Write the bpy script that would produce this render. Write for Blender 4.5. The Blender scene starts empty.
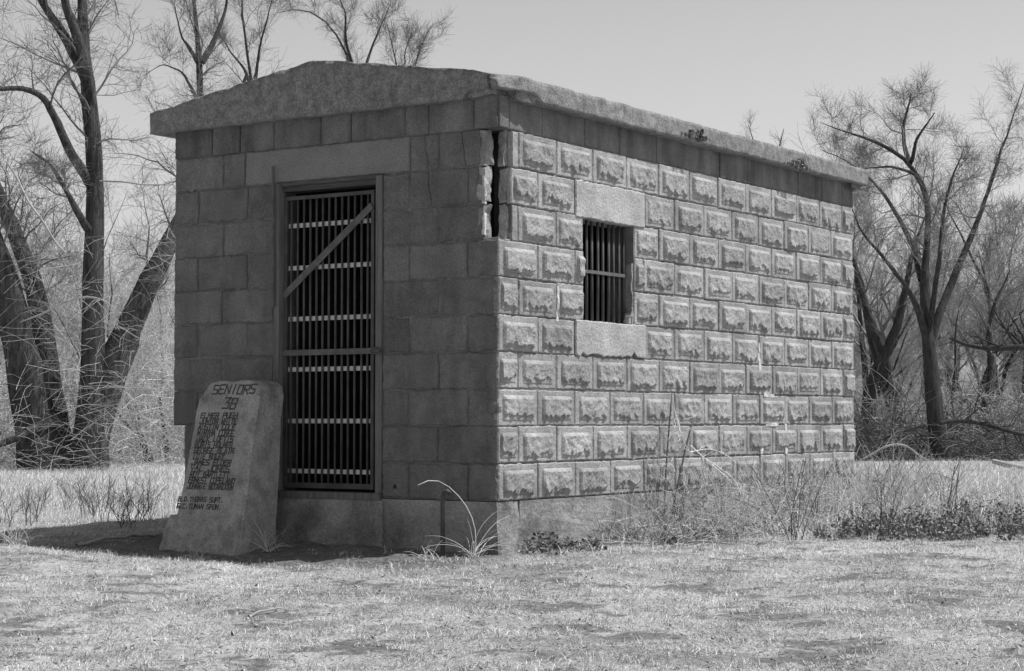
import bpy, bmesh, math, random
import numpy as np
from mathutils import Vector

SC = bpy.context.scene
COL = SC.collection

# ------------------------------------------------------------------ camera
YAW, PITCH, FPX = -0.5867, 0.0434, 1914.0
CAM = np.array([5.792, -8.577, 0.4477])
cam = bpy.data.cameras.new('camera')
camo = bpy.data.objects.new('camera', cam); COL.objects.link(camo)
camo.location = CAM
camo.rotation_euler = (math.pi / 2 + PITCH, 0, -YAW)
cam.sensor_width = 36; cam.lens = FPX * 36 / 1024
cam.clip_start = 0.05; cam.clip_end = 1500
SC.camera = camo
FWD = np.array([math.sin(YAW), math.cos(YAW)]); RGT = np.array([math.cos(YAW), -math.sin(YAW)])

# ------------------------------------------------------------------ light
SUN_EL, SUN_AZ = 60.0, 34.0          # azimuth measured from +X towards +Y
EXPOSURE = 0.25
SKY_LOW, SKY_HIGH = 1.46, 0.75
sv = Vector((math.cos(math.radians(SUN_EL)) * math.cos(math.radians(SUN_AZ)),
             math.cos(math.radians(SUN_EL)) * math.sin(math.radians(SUN_AZ)),
             math.sin(math.radians(SUN_EL))))
sl = bpy.data.lights.new('sun', 'SUN'); sl.energy = 4.3; sl.angle = math.radians(0.5); sl.color = (1, 1, 1)
so = bpy.data.objects.new('sun', sl); COL.objects.link(so)
so.rotation_euler = sv.to_track_quat('Z', 'Y').to_euler(); so.location = (10, 5, 20)
W = bpy.data.worlds.new('World'); SC.world = W; W.use_nodes = True
nt = W.node_tree; nt.nodes.clear()
sky = nt.nodes.new('ShaderNodeTexSky'); sky.sky_type = 'NISHITA'; sky.sun_disc = False
sky.sun_elevation = math.radians(SUN_EL); sky.sun_rotation = math.radians(90 - SUN_AZ)
sky.dust_density = 2.0
# black and white film: the blue sky records pale, palest in the haze low over the horizon
sp = nt.nodes.new('ShaderNodeSeparateColor'); nt.links.new(sky.outputs[0], sp.inputs[0])
def wm(op, a, b_):
    q = nt.nodes.new('ShaderNodeMath'); q.operation = op
    for i, v_ in enumerate((a, b_)):
        if isinstance(v_, (int, float)): q.inputs[i].default_value = v_
        else: nt.links.new(v_, q.inputs[i])
    return q.outputs[0]
film = wm('ADD', wm('MULTIPLY', sp.outputs[0], .25), wm('ADD', wm('MULTIPLY', sp.outputs[1], .35), wm('MULTIPLY', sp.outputs[2], .40)))
wtc = nt.nodes.new('ShaderNodeTexCoord'); wsx = nt.nodes.new('ShaderNodeSeparateXYZ'); nt.links.new(wtc.outputs['Generated'], wsx.inputs[0])
hz = nt.nodes.new('ShaderNodeMapRange'); hz.interpolation_type = 'SMOOTHSTEP'
hz.inputs[1].default_value = .02; hz.inputs[2].default_value = .55; hz.inputs[3].default_value = SKY_LOW; hz.inputs[4].default_value = SKY_HIGH
nt.links.new(wsx.outputs[2], hz.inputs[0])
film = wm('MULTIPLY', film, hz.outputs[0])
bgn = nt.nodes.new('ShaderNodeBackground'); bgn.inputs[1].default_value = 0.10
won = nt.nodes.new('ShaderNodeOutputWorld')
nt.links.new(film, bgn.inputs[0]); nt.links.new(bgn.outputs[0], won.inputs[0])
SC.view_settings.view_transform = 'Standard'; SC.view_settings.look = 'None'
SC.view_settings.exposure = EXPOSURE; SC.view_settings.gamma = 1
SC.render.engine = 'CYCLES'

# ------------------------------------------------------------------ helpers
def mat(name, lo, hi, scale=4.0, detail=6, rough=0.95, bump=0.0, bscale=60, bdist=0.01,
        spots=None, island=None, stain=None, streak=None, rng=(0.35, 0.65), stretch=None, grain=None):
    """grey procedural material: lo..hi mix by noise; fine bump; optional pits, per-island variation, big stains"""
    m = bpy.data.materials.new(name); m.use_nodes = True
    n = m.node_tree.nodes; l = m.node_tree.links
    b = n['Principled BSDF']; b.inputs['Roughness'].default_value = rough
    b.inputs['Specular IOR Level'].default_value = 0.25
    tc = n.new('ShaderNodeTexCoord'); vec = tc.outputs['Object']
    if stretch:
        mp = n.new('ShaderNodeMapping'); mp.inputs['Scale'].default_value = stretch
        l.new(vec, mp.inputs[0]); vec = mp.outputs[0]
    def noise(sc, det=5, ro=0.6, v=None):
        t = n.new('ShaderNodeTexNoise'); t.inputs['Scale'].default_value = sc
        t.inputs['Detail'].default_value = det; t.inputs['Roughness'].default_value = ro
        l.new(v or vec, t.inputs['Vector']); return t.outputs[0]
    def maprange(s, a, b_, c, d):
        r = n.new('ShaderNodeMapRange'); r.inputs[1].default_value = a; r.inputs[2].default_value = b_
        r.inputs[3].default_value = c; r.inputs[4].default_value = d; l.new(s, r.inputs[0]); return r.outputs[0]
    def mul(a, c):
        q = n.new('ShaderNodeMath'); q.operation = 'MULTIPLY'; l.new(a, q.inputs[0])
        if isinstance(c, float): q.inputs[1].default_value = c
        else: l.new(c, q.inputs[1])
        return q.outputs[0]
    v = maprange(noise(scale, detail), rng[0], rng[1], lo, hi)
    v = mul(v, maprange(noise(scale * 14, 4), 0.3, 0.7, 0.86, 1.14))
    if grain:      # (scale, low, high): sandy aggregate
        v = mul(v, maprange(noise(grain[0], 3, 0.7), 0.32, 0.68, grain[1], grain[2]))
    if stain:      # (scale, threshold, factor)
        v = mul(v, maprange(noise(stain[0], 6, 0.65), stain[1], stain[1] + 0.12, 1.0, stain[2]))
    if streak:     # vertical runs of weathering (sx, sy, sz, factor)
        mp = n.new('ShaderNodeMapping'); mp.inputs['Scale'].default_value = streak[:3]
        l.new(tc.outputs['Object'], mp.inputs[0])
        v = mul(v, maprange(noise(1.0, 4, 0.6, mp.outputs[0]), 0.42, 0.68, 1.0, streak[3]))
    if spots:      # (scale, threshold, factor)
        v = mul(v, maprange(noise(spots[0], 2), spots[1], spots[1] + 0.04, 1.0, spots[2]))
    if island:
        g = n.new('ShaderNodeNewGeometry')
        v = mul(v, maprange(g.outputs['Random Per Island'], 0, 1, island[0], island[1]))
    cc = n.new('ShaderNodeCombineColor')
    for i in range(3): l.new(v, cc.inputs[i])
    l.new(cc.outputs[0], b.inputs['Base Color'])
    if bump:
        bn = n.new('ShaderNodeBump'); bn.inputs['Strength'].default_value = bump; bn.inputs['Distance'].default_value = bdist
        a = n.new('ShaderNodeMath'); a.operation = 'ADD'
        l.new(noise(bscale, 6, 0.65), a.inputs[0]); l.new(mul(noise(bscale * 0.15, 4), 1.5), a.inputs[1])
        l.new(a.outputs[0], bn.inputs['Height']); l.new(bn.outputs[0], b.inputs['Normal'])
    return m

def obj(name, verts, faces, m, parent=None, origin=None, smooth=False, world=True):
    """link ONE mesh object. verts in world coords; stored relative to its parent's location / its own origin"""
    verts = np.asarray(verts, dtype=np.float64).reshape(-1, 3)
    org = np.zeros(3)
    if parent is not None:
        q = parent
        while q is not None: org = org + np.array(q.location); q = q.parent
    elif origin is not None: org = np.array(origin, dtype=float)
    verts = verts - org
    me = bpy.data.meshes.new(name)
    if isinstance(faces, np.ndarray):
        nv, (nf, k) = len(verts), faces.shape
        me.vertices.add(nv); me.vertices.foreach_set('co', verts.ravel().astype(np.float32))
        me.loops.add(nf * k); me.loops.foreach_set('vertex_index', faces.ravel().astype(np.int32))
        me.polygons.add(nf); me.polygons.foreach_set('loop_start', np.arange(0, nf * k, k, dtype=np.int32))
        me.polygons.foreach_set('loop_total', np.full(nf, k, dtype=np.int32))
        me.update(calc_edges=True); me.validate()
    else:
        me.from_pydata([tuple(v) for v in verts], [], faces); me.update()
    if m is not None: me.materials.append(m)
    if smooth: me.polygons.foreach_set('use_smooth', [True] * len(me.polygons))
    o = bpy.data.objects.new(name, me); COL.objects.link(o)
    if parent is not None: o.parent = parent
    else: o.location = org
    return o

def tag(o, label=None, cat=None, group=None, kind=None):
    if label: o['label'] = label
    if cat: o['category'] = cat
    if group: o['group'] = group
    if kind: o['kind'] = kind
    return o

def empty(name, loc):
    o = bpy.data.objects.new(name, None); COL.objects.link(o); o.location = loc; o.empty_display_size = .2; return o

def copy_tree(o, loc=None, rz=0, sc=1.0, parent=None):
    c = o.copy(); COL.objects.link(c)
    if parent is not None: c.parent = parent
    for ch in list(o.children):
        copy_tree(ch, parent=c)
    if loc is not None:
        c.location = loc; c.rotation_euler = (0, 0, rz); c.scale = (sc, sc, sc)
    return c

class MB:
    def __init__(s): s.v = []; s.f = []
    def add(s, v, f):
        n = len(s.v); s.v += [tuple(p) for p in v]; s.f += [tuple(i + n for i in q) for q in f]
    def box(s, x0, x1, y0, y1, z0, z1):
        s.add([(x0,y0,z0),(x1,y0,z0),(x1,y1,z0),(x0,y1,z0),(x0,y0,z1),(x1,y0,z1),(x1,y1,z1),(x0,y1,z1)],
              [(0,3,2,1),(4,5,6,7),(0,1,5,4),(1,2,6,5),(2,3,7,6),(3,0,4,7)])
    def tube(s, pts, r, sides=8, cap=True):
        pts = [Vector(p) for p in pts]; rr = r if isinstance(r, (list, tuple)) else [r] * len(pts)
        n = len(s.v); k = len(pts)
        for i, p in enumerate(pts):
            t = (pts[min(i+1, k-1)] - pts[max(i-1, 0)]).normalized()
            a = t.cross(Vector((0.31, 0.52, 0.8))).normalized()
            if a.length < .5: a = t.orthogonal().normalized()
            b = t.cross(a)
            for j in range(sides):
                an = 2*math.pi*j/sides; s.v.append(tuple(p + (a*math.cos(an) + b*math.sin(an))*rr[i]))
        for i in range(k-1):
            for j in range(sides):
                s.f.append((n+i*sides+j, n+i*sides+(j+1) % sides, n+(i+1)*sides+(j+1) % sides, n+(i+1)*sides+j))
        if cap:
            s.f.append(tuple(n+j for j in reversed(range(sides)))); s.f.append(tuple(n+(k-1)*sides+j for j in range(sides)))
    def build(s, name, m, parent=None, **k): return obj(name, s.v, s.f, m, parent, **k)

def snoise(x, y, seed, freq, octs=4, z=None):
    """cheap smooth noise from sums of sines, about -1..1"""
    rg = np.random.default_rng(seed); out = 0; amp = 1; tot = 0
    for o in range(octs):
        for k in range(5):
            a = rg.uniform(0, 2*math.pi); w = freq * rg.uniform(.6, 1.5); p = rg.uniform(0, 6.28)
            u = x*math.cos(a) + y*math.sin(a)
            if z is not None: u = u + z*rg.uniform(-1, 1)
            out = out + amp*np.sin(u*w + p + 1.7*np.sin((x*math.sin(a) - y*math.cos(a))*w*.6 + p*2))
        tot += amp*2.2; amp *= .55; freq *= 2.1
    return out / tot

def gz(x, y):
    x = np.asarray(x, float); y = np.asarray(y, float)
    d = (x-CAM[0])*FWD[0] + (y-CAM[1])*FWD[1]
    near = np.exp(-np.maximum(d-14, 0)/6)
    z = -.272 + .020*snoise(x, y, 3, 1.6, 5)*near + .010*snoise(x, y, 4, 8, 5)*near + .005*snoise(x, y, 6, 34, 2)*near
    z = z - .085*np.exp(-(((x+1.0)/1.1)**2 + ((y+.85)/.5)**2))
    z = z - .05*np.exp(-(((x-2.66)/.2)**2 + ((y+.19)/.1)**2))
    z = z + .05*np.clip((d-30)/25, 0, 1)*snoise(x, y, 5, .2, 2)
    return z

def depth_lat(x, y):
    return (x-CAM[0])*FWD[0] + (y-CAM[1])*FWD[1], (x-CAM[0])*RGT[0] + (y-CAM[1])*RGT[1]
def at(d, l):
    """ground point at distance d ahead of the photographer, l to the side"""
    p = CAM[:2] + FWD*d + RGT*l; return float(p[0]), float(p[1])
def px(x, y, D):
    """real position of a measured point standing D metres away"""
    l = (x-512)/FPX*D; z = CAM[2] + D*(math.tan(PITCH) - (y-335.5)/FPX)
    a = at(D, l); return np.array([a[0], a[1], z])

# ------------------------------------------------------------------ materials
M = {}
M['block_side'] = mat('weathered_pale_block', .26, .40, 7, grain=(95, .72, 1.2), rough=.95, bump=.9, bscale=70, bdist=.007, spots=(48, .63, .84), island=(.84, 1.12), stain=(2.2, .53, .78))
M['block_front'] = mat('smooth_shade_toned_block', .135, .205, 9, grain=(110, .74, 1.24), rough=.92, bump=.9, bscale=38, bdist=.009, spots=(60, .62, .84), island=(.90, 1.11), stain=(4.5, .52, .78), streak=(7, 7, 1.3, .78))  # darker than the same blocks on the side: front's shade put into colour
M['mortar'] = mat('old_mortar', .10, .20, 6, bump=.6, bscale=80, bdist=.006)
M['patch'] = mat('pale_repair_mortar_and_lit_edge', .48, .64, 9, bump=.6, bscale=90, bdist=.006)
M['band'] = mat('stained_top_course', .13, .20, 5, grain=(100, .76, 1.22), bump=.4, bscale=60, bdist=.006, island=(.86, 1.1), streak=(9, 9, 1.2, .62))
M['concrete'] = mat('cast_concrete', .33, .46, 7, grain=(100, .8, 1.16), bump=.9, bscale=50, bdist=.009, spots=(50, .68, .84), stain=(2, .6, .85))
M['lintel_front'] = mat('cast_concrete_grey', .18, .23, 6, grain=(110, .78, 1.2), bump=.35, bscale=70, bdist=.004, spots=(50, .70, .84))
M['found'] = mat('foundation_concrete', .24, .36, 5, grain=(95, .76, 1.2), bump=1.0, bscale=32, bdist=.012, spots=(34, .62, .84), stain=(3, .50, .65), streak=(3, 3, 2.5, .75))
M['roof'] = mat('weathered_roof_concrete', .165, .275, 16, grain=(85, .62, 1.3), bump=.8, bscale=80, bdist=.006, spots=(60, .57, .84), stain=(2.5, .55, .85))
M['wood'] = mat('grey_weathered_wood', .11, .19, 6, bump=.5, bscale=40, bdist=.003, stretch=(8, 8, .6))
M['wood_dark'] = mat('dark_weathered_wood', .06, .11, 6, bump=.5, bscale=40, bdist=.003, stretch=(1, 8, 8))
M['iron'] = mat('rusty_dark_iron', .06, .10, 12, rough=.7, bump=.4, bscale=120, bdist=.001)
M['iron_mid'] = mat('rusty_iron_strap', .09, .15, 12, rough=.75, bump=.4, bscale=120, bdist=.001)
M['iron_pale'] = mat('pale_flat_iron', .48, .62, 10, rough=.6, bump=.3, bscale=120, bdist=.001)  # cross bars much paler than the other gate iron
M['inside'] = mat('shade_dark_inside', .03, .05, 3)  # darkness of the unlit interior put into the colour
M['stone'] = mat('memorial_concrete', .28, .41, 9, grain=(120, .74, 1.24), bump=1.0, bscale=34, bdist=.012, spots=(44, .60, .84), stain=(7, .50, .68))
M['stone_top'] = mat('pale_lichen_edge', .52, .62, 9, bump=.6, bscale=60, bdist=.006)
M['letter'] = mat('dirt_filled_lettering', .045, .12, 40)
M['bark'] = mat('dark_furrowed_bark', .05, .15, 7, bump=1.0, bscale=16, bdist=.09, stretch=(3, 3, .5))
M['bark_bg'] = mat('grey_bark', .03, .075, 6, bump=.8, bscale=20, bdist=.03, stretch=(3, 3, .6))
M['twig'] = mat('bare_twigs', .33, .50, 2, island=(.7, 1.25))
M['twig_dark'] = mat('dark_bare_twigs', .10, .17, 2, island=(.6, 1.5))
M['twig_pale'] = mat('pale_dead_twigs', .48, .66, 2, island=(.6, 1.35))
M['twig_mid'] = mat('grey_bare_twigs', .14, .25, 2, island=(.7, 1.3))
M['straw'] = mat('pale_straw_brush', .60, .78, 2, island=(.6, 1.2))
M['deadwood'] = mat('bleached_deadwood', .26, .42, 8, bump=.5, bscale=30, bdist=.004)
M['grass'] = mat('dry_matted_grass', .43, .62, 3.5, rough=.9, island=(.40, 1.45))
M['grass_tall'] = mat('tall_dry_grass', .58, .78, 1.2, rough=.9, island=(.55, 1.25))
M['weed'] = mat('low_leafy_weeds', .08, .16, 2, rough=.8, island=(.5, 2.0))
M['litter'] = mat('dead_leaf_litter', .10, .22, 4, island=(.5, 2.4))

# ------------------------------------------------------------------ ground
def soil_mask(x, y):
    """1 where the turf is thin and dark soil shows"""
    s = snoise(x, y, 11, 3.2, 5) + .30*snoise(x, y, 13, 26, 3)
    m = np.clip((s-.34)/.14, 0, 1)*.6
    s2 = snoise(x, y, 12, 9, 4)+.25*snoise(x, y, 14, 45, 2); m = np.maximum(m, np.clip((s2-.30)/.12, 0, 1)*.95)
    d, l = depth_lat(x, y)
    m = m*np.clip((13-d)/2, 0.1, 1)
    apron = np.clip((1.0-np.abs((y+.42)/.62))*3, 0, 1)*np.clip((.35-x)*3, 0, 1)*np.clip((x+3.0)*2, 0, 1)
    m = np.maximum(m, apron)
    m = np.maximum(m, np.exp(-(((x-2.66)/.2)**2 + ((y+.19)/.09)**2)))
    return m
def spaced(a0, a1, step, lo, hi, grow=1.18):
    c = list(np.arange(a0, a1, step)); s = step; v = a1
    while v < hi: s *= grow; v += s; c.append(v)
    s = step; v = a0
    while v > lo: s *= grow; v -= s; c.insert(0, v)
    return np.array(c)
xs = spaced(-5, 5.5, .03, -500, 500, 1.15); ys = spaced(-5.4, 4.5, .03, -300, 700, 1.15)
GX, GY = np.meshgrid(xs, ys); GZ = gz(GX, GY)
nx, ny = len(xs), len(ys)
idx = np.arange(nx*ny).reshape(ny, nx)
gf = np.stack([idx[:-1, :-1], idx[:-1, 1:], idx[1:, 1:], idx[1:, :-1]], -1).reshape(-1, 4)
ground = obj('ground', np.stack([GX, GY, GZ], -1), gf, None, smooth=True)
tag(ground, kind='structure')
at_ = ground.data.attributes.new('soil', 'FLOAT', 'POINT')
at_.data.foreach_set('value', soil_mask(GX, GY).ravel().astype(np.float32))
gm = mat('dry_lawn_ground', .34, .50, 2.2, detail=8, bump=1.0, bscale=34, bdist=.03)
n_ = gm.node_tree.nodes; l_ = gm.node_tree.links
bs = n_['Principled BSDF']; src = bs.inputs['Base Color'].links[0].from_socket
an = n_.new('ShaderNodeAttribute'); an.attribute_name = 'soil'
nn = n_.new('ShaderNodeTexNoise'); nn.inputs['Scale'].default_value = 25; nn.inputs['Detail'].default_value = 6
tcn = n_.new('ShaderNodeTexCoord'); l_.new(tcn.outputs['Object'], nn.inputs['Vector'])
sr = n_.new('ShaderNodeMapRange'); sr.inputs[1].default_value = .3; sr.inputs[2].default_value = .7; sr.inputs[3].default_value = .11; sr.inputs[4].default_value = .22
l_.new(nn.outputs[0], sr.inputs[0])
mx = n_.new('ShaderNodeMix'); mx.data_type = 'RGBA'
l_.new(an.outputs['Fac'], mx.inputs['Factor']); l_.new(src, mx.inputs['A']); l_.new(sr.outputs[0], mx.inputs['B'])
l_.new(mx.outputs['Result'], bs.inputs['Base Color'])
ground.data.materials.append(gm)

# ------------------------------------------------------------------ the block building
H = .2032; BW, BL = .3985, .3963
XL, YB = -6*BW, 12*BL                      # left and back edges (right front corner is the origin)
rng = random.Random(5); nr = np.random.default_rng(5)
bld = empty('block_building', (XL/2, YB/2, -.27))
tag(bld, 'small flat roofed concrete block jail with barred door and one barred window', 'building')

# interior shell + mortar backing (3 mm to 6 mm behind the block faces)
c = MB(); I = .007; T = .19
ZT = 11*H - .035
k7, k10 = 7*H, 10*H
DX0, DX1 = -1.578, -.790                    # door opening
WY0, WY1, WZ0, WZ1 = .89, 1.475, 5*H, 8*H-.02
# front wall
c.box(-2.30+I, DX0-.004, I, T, .001, 2*H); c.box(XL+I, DX0-.004, I, T, 2*H, 9*H)
c.box(DX1+.004, -I, I, T, .001, k7); c.box(DX1+.004, -.115, I, .065, k7, 9*H); c.box(DX1+.004, -.19, .065, T, k7, 9*H)
c.box(XL+I, -.115, I, .065, 9*H, k10); c.box(XL+I, -.19, .065, T, 9*H, k10)
c.box(XL+I, -I, I, T, k10, ZT)
# right side wall, with the broken corner and the window
c.box(-T, -I, T, WY0-.002, .001, k7); c.box(-.086, -I, .14, .24, k7, k10); c.box(-T, -I, .24, WY0-.002, k7, k10)
c.box(-T, -I, WY1+.002, YB-I, .001, k10); c.box(-T, -I, WY0-.002, WY1+.002, .001, WZ0-.01)
c.box(-T, -I, WY0-.002, WY1+.002, WZ1+.01, k10); c.box(-T, -I, T, YB-I, k10, ZT)
# left and back walls
c.box(XL+I, XL+T, T, YB-T, .001, ZT); c.box(XL+I, -T, YB-T, YB-I, .001, ZT)
c.build('wall_core', M['mortar'], bld)
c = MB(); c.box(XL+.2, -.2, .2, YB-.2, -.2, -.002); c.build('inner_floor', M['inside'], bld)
for nm, b in (('inner_shade_lining', (XL+T+.002, XL+T+.012, .2, YB-.2)), ('inner_shade_lining', (XL+T+.02, -T-.002, YB-T-.012, YB-T-.002)),
              ('inner_shade_lining', (-T-.012, -T-.002, WY1+.1, YB-.2)), ('inner_shade_lining', (-T-.012, -T-.002, .22, WY0-.05))):
    c = MB(); c.box(*b, .01, 2.0); c.build(nm, M['inside'], bld)  # sheets over the inner walls, interior shade held in their colour

class Face:
    """frame of a wall face: a runs along the wall, z up, outward is +n"""
    def __init__(s, kind): s.k = kind
    def P(s, a, z, n):
        if s.k == 'front': return (-a, -n, z)
        if s.k == 'side': return (n, a, z)
        if s.k == 'left': return (XL-n, a, z)
        return (-a, YB+n, z)
FR, SI, LE, BA = Face('front'), Face('side'), Face('left'), Face('back')
FLIP = {'front': False, 'side': False, 'left': True, 'back': True}

def jag(a0, z0, a1, z1, amp, step=.022):
    n = max(2, int(math.hypot(a1-a0, z1-z0)/step)); out = []
    for i in range(n):
        t = i/n; k = 3.2 if amp > .002 and rng.random() < .05 else 1; ea = k*amp*(rng.random()-.5)*2 if i else 0; eb = amp*(rng.random()-.5)*2 if i else 0
        out.append((a0+(a1-a0)*t+eb, z0+(z1-z0)*t+ea))
    return out
def slab(mb, face, outline, n0, n1, bevel=.006):
    """polygon prism with a small bevel round its outer edge"""
    ca = sum(p[0] for p in outline)/len(outline); cz = sum(p[1] for p in outline)/len(outline); k = len(outline)
    ring = lambda n, ins: [face.P(a+(ca-a)/max(abs(ca-a), .04)*ins*min(1, abs(ca-a)/.04), z+(cz-z)/max(abs(cz-z), .04)*ins*min(1, abs(cz-z)/.04), n) for a, z in outline]
    v = ring(n0, 0) + ring(n1-bevel, 0) + ring(n1, bevel)
    f = []
    for r in range(2):
        for i in range(k): f.append((r*k+i, r*k+(i+1) % k, (r+1)*k+(i+1) % k, (r+1)*k+i))
    f.append(tuple(2*k+i for i in range(k)))
    if face.k in ('front', 'back'): f = [tuple(reversed(q)) for q in f]
    if face.k in ('left', 'back'): f = [tuple(reversed(q)) for q in f]
    mb.add(v, f)
def block(mb, face, a0, a1, z0, z1, n=0.0, gap=.0042, amp=.0028):
    n += (rng.random()-.5)*.008
    g4 = [gap*(.35+1.3*rng.random()) for _ in range(4)]
    A0, A1, Z0, Z1 = a0+g4[0], a1-g4[1], z0+g4[2]*.8, z1-g4[3]*.8
    o = jag(A0, Z0, A1, Z0, amp) + jag(A1, Z0, A1, Z1, amp) + jag(A1, Z1, A0, Z1, amp) + jag(A0, Z1, A0, Z0, amp)
    slab(mb, face, o, -.03, n)
    return n

MOLD = []
for s in range(5):
    r = np.random.default_rng(100+s); MOLD.append(r)
def boss(mb, face, a0, a1, z0, z1, n, seed):
    """rock-faced raised panel"""
    NA, NZ = max(8, int((a1-a0)/.0085)), 20
    u = np.linspace(0, 1, NA+1); w = np.linspace(0, 1, NZ+1); U, Wv = np.meshgrid(u, w)
    A = U*(a1-a0); Z = Wv*(z1-z0); sd = 900 + seed % 4
    gr = np.random.default_rng(seed); big = gr.uniform(.85, 1.2)
    if gr.random() < .03: big = .5
    hgt = .0160*big + (gr.random()-.5)*.008*(U-.5) + .0035*gr.uniform(.6, 1.7)*snoise(A+seed % 4, Z, sd, 26, 3) + .0032*snoise(A+seed, Z, seed, 70, 3)
    low = gr.uniform(.06, .19) + gr.uniform(.10, .22)*snoise(A+seed*.37, Z*0, sd+7, 62, 3)       # ragged undercut along the bottom
    prof = np.clip((Wv-low)/.07, 0, 1)*np.clip((1.02-Wv)/.16, 0, 1)**.8*np.clip(U/.05, 0, 1)*np.clip((1-U)/.05, 0, 1)
    prof = np.maximum(prof, .25*np.clip((Wv-.02)/.05, 0, 1)*np.clip((1-Wv)/.05, 0, 1)*np.clip(U/.05, 0, 1)*np.clip((1-U)/.05, 0, 1))
    N = n + np.maximum(hgt, .004)*prof + .002*(prof > 0)
    A = A + a0; Z = Z + z0 + .0
    v = [face.P(A[i, j], Z[i, j], N[i, j]) for i in range(NZ+1) for j in range(NA+1)]
    f = []
    for i in range(NZ):
        for j in range(NA):
            q = (i*(NA+1)+j, i*(NA+1)+j+1, (i+1)*(NA+1)+j+1, (i+1)*(NA+1)+j)
            f.append(q)
    mb.add(v, f)

side = MB()
def side_row(mb, face, k, ranges, L, wn=BL, special=True):
    z0, z1 = k*H, (k+1)*H
    edges = [i*wn for i in range(int(round(L/wn))+1)] if k % 2 == 0 else [0] + [(i+.5)*wn for i in range(int(round(L/wn)))] + [L]
    for e0, e1 in zip(edges[:-1], edges[1:]):
        for r0, r1 in ranges:
            a0, a1 = max(e0, r0), min(e1, r1)
            if a1-a0 < .035: continue
            dz = (rng.random()-.5)*.004
            n = block(mb, face, a0, a1, z0+dz, z1+dz, 0)
            w = a1-a0; m = .048 if w > .3 else .035
            if w > .09:
                s = rng.randrange(10000)
                boss(mb, face, a0+m*w/.4*.75+.006+rng.uniform(-.005, .005), a1-m*w/.4*.75-.006+rng.uniform(-.005, .005), z0+.026+dz+rng.uniform(-.004, .004), z1-.036+dz+rng.uniform(-.005, .005), n-.001, s)
for k in range(10):
    rngs = [(0, YB)]
    if 7 <= k <= 9: rngs = [(.132 + (rng.random()-.5)*.012, YB)]
    def cut(rs, a, b):
        o = []
        for r0, r1 in rs:
            if r0 < a: o.append((r0, min(a, r1)))
            if r1 > b: o.append((max(b, r0), r1))
        return o
    if k in (5, 6, 7): rngs = cut(rngs, WY0, WY1)
    if k in (4, 8): rngs = cut(rngs, .79, 1.605)
    side_row(side, SI, k, rngs, YB)
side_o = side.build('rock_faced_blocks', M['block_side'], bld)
rear = MB()
for k in range(10):
    side_row(rear, LE, k, [(0, YB)] if k > 1 else [(.1, YB)], YB)
    side_row(rear, BA, k, [(0, -XL)], -XL, wn=BW)
rear.build('rock_faced_blocks', M['block_side'], bld)
# smooth front blocks
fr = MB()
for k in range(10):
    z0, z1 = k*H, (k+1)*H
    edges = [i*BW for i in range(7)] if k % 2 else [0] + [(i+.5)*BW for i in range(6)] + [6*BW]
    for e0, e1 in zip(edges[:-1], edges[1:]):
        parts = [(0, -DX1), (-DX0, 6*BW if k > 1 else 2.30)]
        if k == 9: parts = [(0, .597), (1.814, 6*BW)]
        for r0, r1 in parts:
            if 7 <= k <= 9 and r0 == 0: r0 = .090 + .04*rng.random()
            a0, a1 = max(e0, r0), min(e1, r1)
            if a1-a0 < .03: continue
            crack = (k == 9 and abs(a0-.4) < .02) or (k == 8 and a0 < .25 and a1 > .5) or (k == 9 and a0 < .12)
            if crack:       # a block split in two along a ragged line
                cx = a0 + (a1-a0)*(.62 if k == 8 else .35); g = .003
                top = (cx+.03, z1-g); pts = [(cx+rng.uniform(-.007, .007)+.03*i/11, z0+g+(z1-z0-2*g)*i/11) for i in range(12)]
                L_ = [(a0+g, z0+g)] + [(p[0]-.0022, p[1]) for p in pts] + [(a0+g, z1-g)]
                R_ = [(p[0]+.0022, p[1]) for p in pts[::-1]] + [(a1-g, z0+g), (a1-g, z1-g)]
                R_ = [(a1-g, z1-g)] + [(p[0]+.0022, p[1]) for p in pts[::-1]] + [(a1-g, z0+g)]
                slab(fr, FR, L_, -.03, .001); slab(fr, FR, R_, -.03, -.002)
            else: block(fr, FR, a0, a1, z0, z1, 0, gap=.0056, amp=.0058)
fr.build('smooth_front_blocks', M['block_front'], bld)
# top course
tb = MB()
e = [0, .155, .47, .63, 1.02, 1.24, 1.6, 1.86, 2.08, -XL]
for a0, a1 in zip(e[:-1], e[1:]): block(tb, FR, a0, a1, k10, 11*H-.02, .004 if a0 else .008, gap=.0025)
e = [0, .1, .44, .9, 1.3, 1.75, 2.2, 2.6, 3.0, 3.4, 3.8, 4.2, 4.55, YB]
for a0, a1 in zip(e[:-1], e[1:]): block(tb, SI, a0, a1, k10, 11*H-.02, .002 if a0 else .006, gap=.002)
for a0, a1 in zip(e[:-1], e[1:]): block(tb, LE, a0, a1, k10, 11*H-.02, 0)
for i in range(6): block(tb, BA, i*BW, (i+1)*BW, k10, 11*H-.02, 0)
tb.build('top_course', M['band'], bld)
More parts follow.
